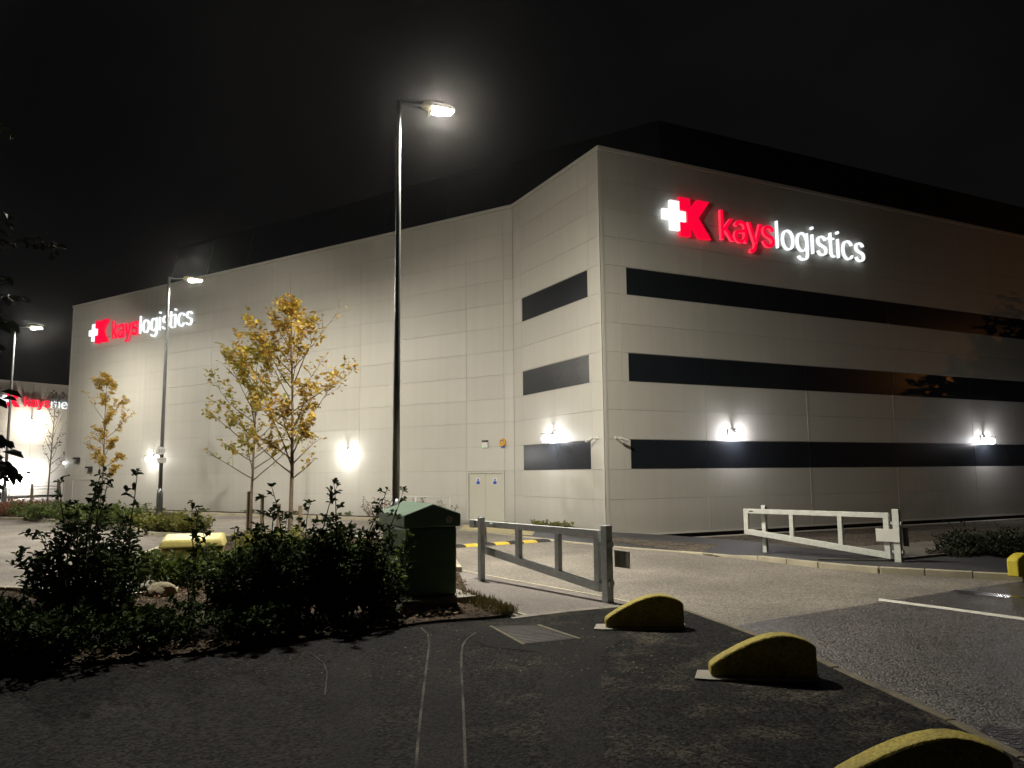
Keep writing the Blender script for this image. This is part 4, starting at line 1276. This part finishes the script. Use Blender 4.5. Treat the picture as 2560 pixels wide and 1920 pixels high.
# ------------------------------------------------------------------ vegetation
def rvec(r, z=0.0):
    a = r.uniform(0, 2 * PI)
    return Vector((math.cos(a), math.sin(a), z))


def curve_pts(r, p, d, L, n, wob=.12, up=0.0):
    pts = [p.copy()]
    d = d.normalized()
    for i in range(n):
        d = (d + Vector((r.uniform(-wob, wob), r.uniform(-wob, wob), r.uniform(-wob, wob) + up))).normalized()
        p = p + d * (L / n)
        pts.append(p.copy())
    return pts


def along_pts(pts, t):
    f = t * (len(pts) - 1)
    i = min(int(f), len(pts) - 2)
    return pts[i].lerp(pts[i + 1], f - i), (pts[i + 1] - pts[i]).normalized()


def put_leaf(mb, r, p, d, L, droop=.25, ratio=.62):
    dd = (d + Vector((r.uniform(-.7, .7), r.uniform(-.7, .7), r.uniform(-.5, .4) - droop))).normalized()
    n = Vector((r.uniform(-.6, .6), r.uniform(-.6, .6), 1)).normalized()
    l = L * r.uniform(.5, 1.2)
    mb.leaf(p, dd, n, l, l * ratio)


def make_shrub(loc, h, w, seed, label, cat='shrub', group='hedge shrubs in the front bed', leaf='leaf_dark', L=.082, stems=8, body=.68, shoots=3, twigs=17, dens=1.0,
               bark='twig', droop=.2, lean=(0, 0), sub=True, name='shrub', low=.12):
    r = random.Random(seed)
    root = empty(name, (loc[0], loc[1], .03), 0, label, cat, group)
    sm, lm = MB(), MB()
    for k in range(stems + shoots):
        sh = k >= stems
        H = h * (r.uniform(.8, 1.0) if sh else body * r.uniform(.7, 1.05))
        a = r.uniform(0, 2 * PI)
        rad = w * .5 * math.sqrt(r.random())
        b = Vector((math.cos(a) * rad * .35, math.sin(a) * rad * .35, -.06))
        out = Vector((math.cos(a) * rad * .7 + lean[0] * h, math.sin(a) * rad * .7 + lean[1] * h, H))
        pts = curve_pts(r, b, out, out.length, 7, .13, .02)
        sm.tube(pts, [.016 * (1 - .85 * i / 7) * (h / 1.6) ** .5 + .0015 for i in range(8)], 5, False)
        nt = int(twigs * (.7 if sh else 1) * dens)
        for j in range(nt):
            t = low + (1 - low) * (j + r.random()) / nt
            p, d = along_pts(pts, min(t, .99))
            tl = w * r.uniform(.16, .36) * (1.05 - .75 * t) * (.62 if sh and t > .5 else 1)
            td = (rvec(r, r.uniform(.1, .7)) + d * .3).normalized()
            tp = curve_pts(r, p, td, tl, 3, .22, .03)
            sm.tube(tp, [.0045, .0035, .0025, .0012], 4, False)
            nl = max(2, int(tl / (L * .52) * dens))
            for q in range(nl):
                pp, dd = along_pts(tp, min(.99, (q + .6) / nl))
                put_leaf(lm, r, pp, (dd + rvec(r) * .7).normalized(), L, droop)
            put_leaf(lm, r, tp[-1], tp[-1] - tp[-2], L, droop)
            if sub:
                for q in range(2):
                    pp, dd = along_pts(tp, r.uniform(.3, .9))
                    s2 = curve_pts(r, pp, (rvec(r, .4) + dd).normalized(), tl * .45, 2, .2)
                    n2 = max(2, int(tl * .45 / (L * .5) * dens))
                    for u in range(n2 + 1):
                        p3, d3 = along_pts(s2, min(.99, u / n2))
                        put_leaf(lm, r, p3, (d3 + rvec(r) * .7).normalized(), L, droop)
        for q in range(4):
            put_leaf(lm, r, pts[-1], (pts[-1] - pts[-2]) + rvec(r) * .3, L * .9, 0)
    sm.build('stems', MT[bark], root, smooth=True)
    lm.build('foliage', MT[leaf], root)
    return root


HG = 'hedge shrubs in the front bed'
def at(px, py): return G(px, py, .03)


make_shrub(at(222, 1612), 2.08, 1.5, 11, 'tall dark shrub with upright leafy shoots at left of the hedge', stems=22, shoots=7, body=.66, twigs=20)
make_shrub(at(0, 1640), .66, 1.4, 12, 'low dark shrub at the left edge of the hedge', stems=14, shoots=3, body=.8, twigs=14)
make_shrub(at(335, 1598), .58, .9, 13, 'dark rounded shrub right beside the tall left shrub', stems=11, shoots=3, body=.8, twigs=13)
make_shrub(at(488, 1576), 1.74, .85, 14, 'slim open sapling with a bare lower stem before the yellow bin', stems=1, shoots=3, body=.75, twigs=13, dens=.9, low=.25)
make_shrub(at(595, 1572), 1.0, 1.15, 15, 'knee-high leafy shrub between slim sapling and big shrub', stems=12, shoots=2, body=.85, twigs=13)
make_shrub(at(640, 1565), 1.5, 1.2, 16, 'shrub with long arching twigs reaching towards the trees', stems=7, shoots=6, body=.55, twigs=13, lean=(-.06, 0))
make_shrub(at(740, 1560), 2.0, 1.35, 17, 'big dense shrub with tall leafy shoots in front of golden trees', stems=20, shoots=5, body=.66, twigs=19)
make_shrub(at(855, 1552), 1.95, 1.35, 18, 'big dense shrub with one tall thin shoot, left of the bin', stems=21, shoots=4, body=.66, twigs=19)
make_shrub(at(950, 1545), 1.32, 1.05, 19, 'bright leaved shrub brushing against the green bin', stems=14, shoots=3, body=.8, twigs=15, leaf='leaf_mid')
make_shrub(at(130, 1664), .70, 1.5, 20, 'very low dark shrub under the tall left shrub, near the pavement', stems=14, shoots=0, body=1, twigs=12)
make_shrub(at(400, 1625), .42, 1.3, 21, 'ankle-high dark plant on the bed edge below the slim sapling', stems=13, shoots=0, body=1, twigs=9)
make_shrub(at(620, 1600), .42, 1.2, 22, 'ankle-high dark plant on the bed edge below the arching shrub', stems=12, shoots=0, body=1, twigs=9)
# low planting behind the hedge
LB = 'low plants behind the hedge'
make_shrub(at(455, 1466), .52, 1.5, 31, 'broad green laurel clump below the yellow grit bin', leaf='leaf_mid', L=.11, stems=16, shoots=0, body=1, twigs=10, group=LB)
make_shrub(at(575, 1448), .62, 1.4, 32, 'green laurel clump at the right end of the grit bin', leaf='leaf_mid', L=.11, stems=14, shoots=0, body=1, twigs=10, group=LB)
make_shrub(at(690, 1420), .75, 1.9, 33, 'yellow green clump at the foot of the two golden trees', leaf='leaf_lime', L=.11, stems=16, shoots=0, body=1, twigs=10, group=LB)
make_shrub(at(800, 1440), .80, 1.5, 34, 'green clump behind the big dense shrubs', leaf='leaf_mid', L=.10, stems=14, shoots=0, body=1, twigs=10, group=LB)
make_shrub(at(335, 1470), .70, .9, 35, 'small green clump beside the bed kerb at left', leaf='leaf_mid', L=.09, stems=9, shoots=0, body=1, twigs=9, group=LB)
FB = 'shrubs in the far bed'
make_shrub(at(30, 1293), .62, 3.4, 41, 'reddish shrub in the far bed at the left edge', leaf='leaf_red', L=.16, stems=22, shoots=0, body=1, twigs=12, group=FB, sub=False)
make_shrub(at(125, 1301), .62, 3.2, 42, 'olive green shrub under the bare tree', leaf='leaf_mid', L=.15, stems=22, shoots=0, body=1, twigs=12, group=FB, sub=False)
make_shrub(at(205, 1309), .68, 3.0, 43, 'olive green shrub behind the tall left hedge shrub', leaf='leaf_mid', L=.15, stems=20, shoots=0, body=1, twigs=12, group=FB, sub=False)
make_shrub(at(310, 1320), .72, 2.6, 44, 'green shrub left of the speed sign post', leaf='leaf_mid', L=.13, stems=20, shoots=0, body=1, twigs=12, group=FB, sub=False)
make_shrub(at(400, 1334), .68, 2.0, 45, 'yellow green rounded shrub at the foot of the speed sign post', leaf='leaf_lime', L=.13, stems=20, shoots=0, body=1, twigs=12, group=FB, sub=False)
make_shrub(at(475, 1336), .58, 1.8, 46, 'yellow green rounded shrub above the yellow grit bin', leaf='leaf_lime', L=.12, stems=18, shoots=0, body=1, twigs=12, group=FB, sub=False)
WB = 'plants along the foot of the long wall'
r = random.Random(77)
labs = ['dry twiggy plant at the long wall just left of the bin lid', 'dry plant at the wall behind the white handrail', 'sparse plant at the wall below the bulkhead light',
        'tiny plant at the wall foot right of the golden trees', 'tiny plant at the wall foot between the two golden tree trunks', 'small plant at the wall foot left of the golden trees', 'small plant at the wall foot right of the speed sign post']
for i, s in enumerate((4.9, 3.5, 6.9, 8.7, 12.0, 15.5, 19.0)):
    p = LC + LD * s + LN * (.9 if i != 1 else .5)
    big = i < 3
    make_shrub((p.x, p.y), (1.0 if big else .35), (1.9 if big else .8), 50 + i, labs[i], leaf=('leaf_brown' if big else 'leaf_mid'), L=.10, stems=(12 if big else 6), shoots=(5 if big else 0), body=.7, twigs=8,
               dens=.55, bark='bare', group=WB, sub=False, name='plant', cat='plant')
for i, (px, py, lab) in enumerate(((1350, 1322, 'low yellow green plant at the foot of the chamfered wall'), (1405, 1322, 'smaller low plant at the chamfered wall, nearer the corner'))):
    make_shrub(G(px, py),   .30 - .08 * i, .9, 60 + i, lab, leaf='leaf_lime', L=.09, stems=9, shoots=0, body=1, twigs=8, group='plants by the chamfered wall', sub=False, name='plant', cat='plant')
make_shrub(G(2510, 1394), .30, 2.6, 65, 'dark low spreading shrub on the verge near the right edge', leaf='leaf_near', L=.08, stems=34, shoots=0, body=1, twigs=12, group='verge planting', sub=True)
make_shrub(G(2390, 1397), .16, 1.3, 66, 'dark creeping plant at the left tip of the verge shrub', leaf='leaf_near', L=.07, stems=16, shoots=0, body=1, twigs=10, group='verge planting', sub=False)


# ------------------------------------------------------------------ trees
def make_tree(loc, h, seed, label, leaf, limbs, crown0, spread, L, ntw, nl, trunk_r=.055, bark='bark', sweep=(0, 0), clump=None, name='maple_tree', cat='tree', group='young trees in the beds', top=.985, lean=0.0, fill=1.0, up=.55):
    r = random.Random(seed)
    root = empty(name, (loc[0], loc[1], .03), 0, label, cat, group)
    tm, bm_, lm = MB(), MB(), MB()
    tr = curve_pts(r, Vector((0, 0, -.1)), Vector((lean, 0, 1)), h, 14, .028, .01)
    tm.tube(tr, [max(.006, trunk_r * (1 - (i / 14) ** .8 * .93)) for i in range(15)], 9, False)
    for k in range(limbs):
        t = crown0 + (top - crown0) * ((k + r.random() * .8) / limbs) ** 1.05
        t = min(t, .985)
        p, d = along_pts(tr, t)
        u = (t - crown0) / (top - crown0)
        u = min(u, 1)
        prof = (.70 + 1.2 * u if u < .25 else 1.0 if u < .55 else (1 - u) / .45 * .8 + .20)
        a = k * 2.4 + r.uniform(-.5, .5)
        ld = Vector((math.cos(a) + sweep[0], math.sin(a) * .8 + sweep[1], up + .5 * u + r.uniform(-.2, .25)))
        ll = spread * prof * r.uniform(.5, 1.3)
        lp = curve_pts(r, p, ld, ll, 6, .10, .05)
        bm_.tube(lp, [max(.003, trunk_r * .36 * (1 - u * .55) * (1 - .85 * i / 6)) for i in range(7)], 5, False)
        f = (r.uniform(.8, 1.7) if r.random() < fill else .2)
        for j in range(ntw):
            tt = .34 + .66 * ((j + r.random()) / ntw) ** .8
            q, qd = along_pts(lp, min(.99, tt))
            td = (qd * .8 + rvec(r, r.uniform(-.1, .5)) * .9).normalized()
            tl = ll * r.uniform(.14, .34)
            tp = curve_pts(r, q, td, tl, 3, .2, .02)
            bm_.tube(tp, [.006, .0045, .003, .0015], 4, False)
            n_ = int(nl * f * r.uniform(.5, 1.4))
            for v in range(n_):
                pp, dd = along_pts(tp, min(.99, r.uniform(.1, 1)))
                pp = pp + Vector((r.gauss(0, .055), r.gauss(0, .055), r.gauss(0, .045)))
                put_leaf(lm, r, pp, (dd + rvec(r) * .8).normalized(), L, .3, .85)
    tm.build('trunk', MT[bark], root, smooth=True)
    bm_.build('branches', MT[bark], root, smooth=True)
    lm.build('crown', MT[leaf], root)
    return root


TB, TA = G(724, 1368), G(626, 1352)
make_tree(TB, 7.75, 101, 'taller golden maple with a bare leader rising above its crown', 'leaf_gold', 32, .25, 2.25, .125, 7, 14, .075, sweep=(.02, 0), top=.85, fill=.82)
make_tree(TA, 6.05, 102, 'shorter yellow green maple just left of the tallest golden maple', 'leaf_goldgreen', 27, .30, 1.9, .125, 7, 13, .06, sweep=(-.25, 0), fill=.85)
make_tree(G(247, 1306), 6.6, 103, 'narrow golden tree in front of the far end of the long wall', 'leaf_gold', 21, .27, 1.35, .13, 6, 20, .06, up=.75, fill=.7)
TD = (-31.6, 52.9)
make_tree(TD, 7.8, 104, 'nearly bare young tree in front of the second warehouse', 'leaf_brown', 24, .27, 2.0, .15, 5, 2, .07, bark='bare', up=.9)
# stakes beside the trees
for i, (p, dx, dy, hh, lab) in enumerate(((TB, -.34, .05, 1.15, 'round stake left of the taller golden maple trunk'), (TB, .30, -.1, 1.1, 'round stake right of the taller golden maple trunk'),
                                (TA, -.16, .2, 1.45, 'round stake left of the shorter maple trunk'), (TA, .25, .25, 1.35, 'round stake right of the shorter maple trunk'),
                                (TD, -.95, -.2, 1.5, 'round stake left of the bare tree trunk'), (TD, .65, .1, 1.75, 'round stake right of the bare tree trunk'))):
    m = MB(); rr = .055 if i < 4 else .085
    m.lathe((0, 0, 0), [(rr, -.1), (rr * 1.03, hh * .5), (rr, hh - .02), (rr * .8, hh)], 10)
    o = m.build('tree_stake', MT['stake']); o.location = (p[0] + dx, p[1] + dy, .04)
    tag(o, lab, 'stake', 'tree stakes')
for p, z, a, b, lab in ((TB, .95, -.36, .32, 'dark rubber tie holding the taller maple to its stakes'), (TD, 1.35, -.98, .68, 'dark rubber tie holding the bare tree to its stakes')):
    m = MB(); m.tube([(a, .02, 0), (-.06, .09, .02), (.06, .09, .02), (b, -.02, 0)], .018, 6)
    o = m.build('tree_tie', MT['plastic_dark'], smooth=True); o.location = (p[0], p[1], z); tag(o, lab, 'tree tie', 'tree ties')

# overhanging tree at the left edge: trunk outside the frame, twigs reaching in
r = random.Random(5)
root = empty('overhanging_tree', (-6.6, 6.6, 0), 0, 'dark leafy branches hanging in from the left edge', 'tree')
tm, bm_, lm = MB(), MB(), MB()
tr = curve_pts(r, Vector((0, 0, -.1)), Vector((.02, 0, 1)), 6.2, 8, .04)
tm.tube(tr, [.11 - .011 * i for i in range(9)], 10, False)
for k in range(26):
    t = .2 + .8 * k / 26
    p, d = along_pts(tr, t)
    a = k * 2.4
    ln_ = r.uniform(1.0, 2.1)
    lp = curve_pts(r, p, Vector((math.cos(a), math.sin(a), .25)), ln_, 5, .16, -.01)
    bm_.tube(lp, [.02, .016, .012, .009, .006, .003], 5, False)
    for j in range(9):
        q, qd = along_pts(lp, r.uniform(.3, .99))
        tp = curve_pts(r, q, qd + rvec(r, -.1), r.uniform(.2, .4), 3, .2, -.03)
        bm_.tube(tp, [.005, .004, .003, .0015], 4, False)
        for v in range(9):
            pp, dd = along_pts(tp, min(.99, (v + .5) / 9))
            put_leaf(lm, r, pp, (dd + rvec(r) * .8).normalized(), .10, .35, .75)
# the sprays that show in the frame
for (px, py, D, n_) in ((0, 1130, 5.2, 16), (-10, 1085, 5.4, 16), (20, 1160, 5.0, 14), (-25, 1215, 5.0, 18), (45, 1182, 4.9, 7), (-15, 860, 5.6, 16), (15, 800, 5.6, 12), (10, 690, 5.8, 10), (-5, 560, 6.0, 12), (5, 990, 5.5, 8)):
    dr = (FW * FPX + (px - 1280) * RT - (py - 960) * UP) / FPX
    tip = EYE + dr * D - Vector(root.location)
    src = Vector((.0, .0, max(1.2, tip.z - .35)))
    pts = [src, src.lerp(tip, .5) + Vector((0, 0, .16)), src.lerp(tip, .85) + Vector((0, 0, .06)), tip]
    bm_.tube(pts, [.014, .009, .006, .003], 5, False)
    for v in range(n_ * 2):
        pp, dd = along_pts(pts, r.uniform(.66, .99))
        put_leaf(lm, r, pp + Vector((r.gauss(0, .05), r.gauss(0, .05), r.gauss(0, .04))), (dd + rvec(r)).normalized(), .12, .3, .75)
tm.build('trunk', MT['bark'], root, smooth=True); bm_.build('branches', MT['twig'], root, smooth=True); lm.build('crown', MT['leaf_near'], root)

# tree beyond the right edge: its crown shades the front wall from the sodium lamp
r = random.Random(9)
root = empty('broadleaf_tree', (30.4, 35.6, -.3), 0, 'dark broadleaf tree past the right edge, shading the front wall', 'tree')
tm, lm = MB(), MB()
tr = curve_pts(r, Vector((0, 0, -.1)), Vector((0, 0, 1)), 5.2, 6, .04)
tm.tube(tr, [.2 - .02 * i for i in range(7)], 10, False); tm.build('trunk', MT['bark'], root, smooth=True)
for k in range(8500):
    a, b = r.uniform(0, 2 * PI), r.uniform(-1, 1)
    rr = 2.9 * r.random() ** .4 * (1 + .22 * math.sin(3 * a + 2) + .18 * math.sin(5 * b * 2 + a))
    c = math.sqrt(1 - b * b)
    p = Vector((rr * c * math.cos(a), rr * c * math.sin(a), 5.4 + rr * b * 1.3))
    put_leaf(lm, r, p, rvec(r, .2), .5, .2, .85)
lm.build('crown', MT['leaf_mid'], root)

# ------------------------------------------------------------------ litter, grass, stone
r = random.Random(3)
lm = MB()
import itertools


def inside(p, poly):
    c = False
    n = len(poly)
    for i in range(n):
        a, b = poly[i], poly[i - 1]
        if (a[1] > p[1]) != (b[1] > p[1]) and p[0] < (b[0] - a[0]) * (p[1] - a[1]) / (b[1] - a[1]) + a[0]: c = not c
    return c


cnt = 0
while cnt < 5200:
    p = (r.uniform(-8.5, .3), r.uniform(8, 14.5))
    if not inside(p, bed): continue
    cnt += 1
    lm.leaf(Vector((*p, .085 + r.uniform(0, .05))), rvec(r, r.uniform(-.2, .5)).normalized(), Vector((r.uniform(-.6, .6), r.uniform(-.6, .6), 1)).normalized(), r.uniform(.03, .08), r.uniform(.015, .04))
for k in range(260):
    px, py = r.uniform(300, 1700), r.uniform(1575, 1700)
    p = G(px, py)
    lm.leaf(Vector((*p, .018)), rvec(r, .1).normalized(), Vector((r.uniform(-.3, .3), r.uniform(-.3, .3), 1)).normalized(), r.uniform(.015, .04), r.uniform(.008, .02))
tag(lm.build('fallen_leaves', MT['leaf_brown']), 'dry leaf litter and bark chips over the bed soil', 'leaf litter', kind='stuff')
gm = MB()
for k in range(2300):
    a, q = r.uniform(0, 1), r.gauss(0, .12)
    p = Vector(G(1158 + 130 * a, 1512 + 34 * a)) + Vector((r.gauss(0, .06), q - .02))
    if not inside((p.x, p.y), bed): continue
    hh = r.uniform(.05, .20) * (1.1 - .5 * a)
    d = Vector((r.gauss(0, .35), r.gauss(0, .35), 1)).normalized()
    gm.leaf(Vector((*p, .05)), d, rvec(r, .1).normalized(), hh, .008)
tag(gm.build('grass', MT['grassm']), 'tuft of dry grass at the corner of the bed beside the path', 'grass', kind='stuff')
m = MB()
bm = bmesh.new(); bmesh.ops.create_icosphere(bm, subdivisions=3, radius=1)
for v in bm.verts:
    n_ = v.co.copy()
    k = 1 + .14 * math.sin(3.1 * n_.x + 1) + .10 * math.sin(4.3 * n_.y + 2 * n_.z) + r.uniform(-.02, .02)
    v.co = Vector((n_.x * .36 * k, n_.y * .22 * k, max(-.1, n_.z * .13 * k + n_.x * .05)))
me = bpy.data.meshes.new('boulder'); bm.to_mesh(me); bm.free(); me.materials.append(MT['stone'])
o = bpy.data.objects.new('boulder', me); COL.objects.link(o); o.location = (*G(395, 1500), .13); o.rotation_euler = (0, 0, -.5)
tag(o, 'pale angular boulder on the bed seen through a gap in the hedge', 'boulder')

# ------------------------------------------------------------------ night sky and output
world = bpy.data.worlds.new('World')
scene.world = world
world.use_nodes = True
wn, wl = world.node_tree.nodes, world.node_tree.links
bg = wn['Background']
tc = wn.new('ShaderNodeTexCoord')
cl = wn.new('ShaderNodeTexNoise'); cl.inputs['Scale'].default_value = 2.2; cl.inputs['Detail'].default_value = 4
wl.new(tc.outputs['Generated'], cl.inputs['Vector'])
cr = wn.new('ShaderNodeValToRGB')
cr.color_ramp.elements[0].position = .35; cr.color_ramp.elements[0].color = (.0018, .0019, .0022, 1)
cr.color_ramp.elements[1].position = .75; cr.color_ramp.elements[1].color = (.0058, .0053, .0050, 1)
wl.new(cl.outputs['Fac'], cr.inputs['Fac']); wl.new(cr.outputs['Color'], bg.inputs['Color'])
bg.inputs['Strength'].default_value = 1.0

hz = MB(); hz.box(-440, 440, -440, 440, -1.6, 19.0)  # thin scattering volume added to put a glow round the lamps
hm = bpy.data.materials.new('lamp halo volume'); hm.use_nodes = True
ht = hm.node_tree; ht.nodes.remove(ht.nodes['Principled BSDF'])
pv = ht.nodes.new('ShaderNodeVolumePrincipled')
pv.inputs['Color'].default_value = (.9, .9, .9, 1); pv.inputs['Density'].default_value = .00012; pv.inputs['Anisotropy'].default_value = .96
ht.links.new(pv.outputs['Volume'], ht.nodes['Material Output'].inputs['Volume'])
tag(hz.build('halo_volume', hm), kind='stuff')

scene.render.engine = 'CYCLES'
scene.cycles.volume_bounces = 0
cy = scene.cycles
cy.use_denoising = True
cy.denoiser = 'OPENIMAGEDENOISE'
cy.use_light_tree = True
cy.max_bounces = 6; cy.diffuse_bounces = 3; cy.glossy_bounces = 3; cy.transmission_bounces = 4
cy.sample_clamp_indirect = 6.0
cy.caustics_reflective = False; cy.caustics_refractive = False
vs = scene.view_settings
scene.display_settings.display_device = 'sRGB'
vs.view_transform = 'Standard'; vs.look = 'None'; vs.exposure = 0.0; vs.gamma = 1.0; vs.use_curve_mapping = False
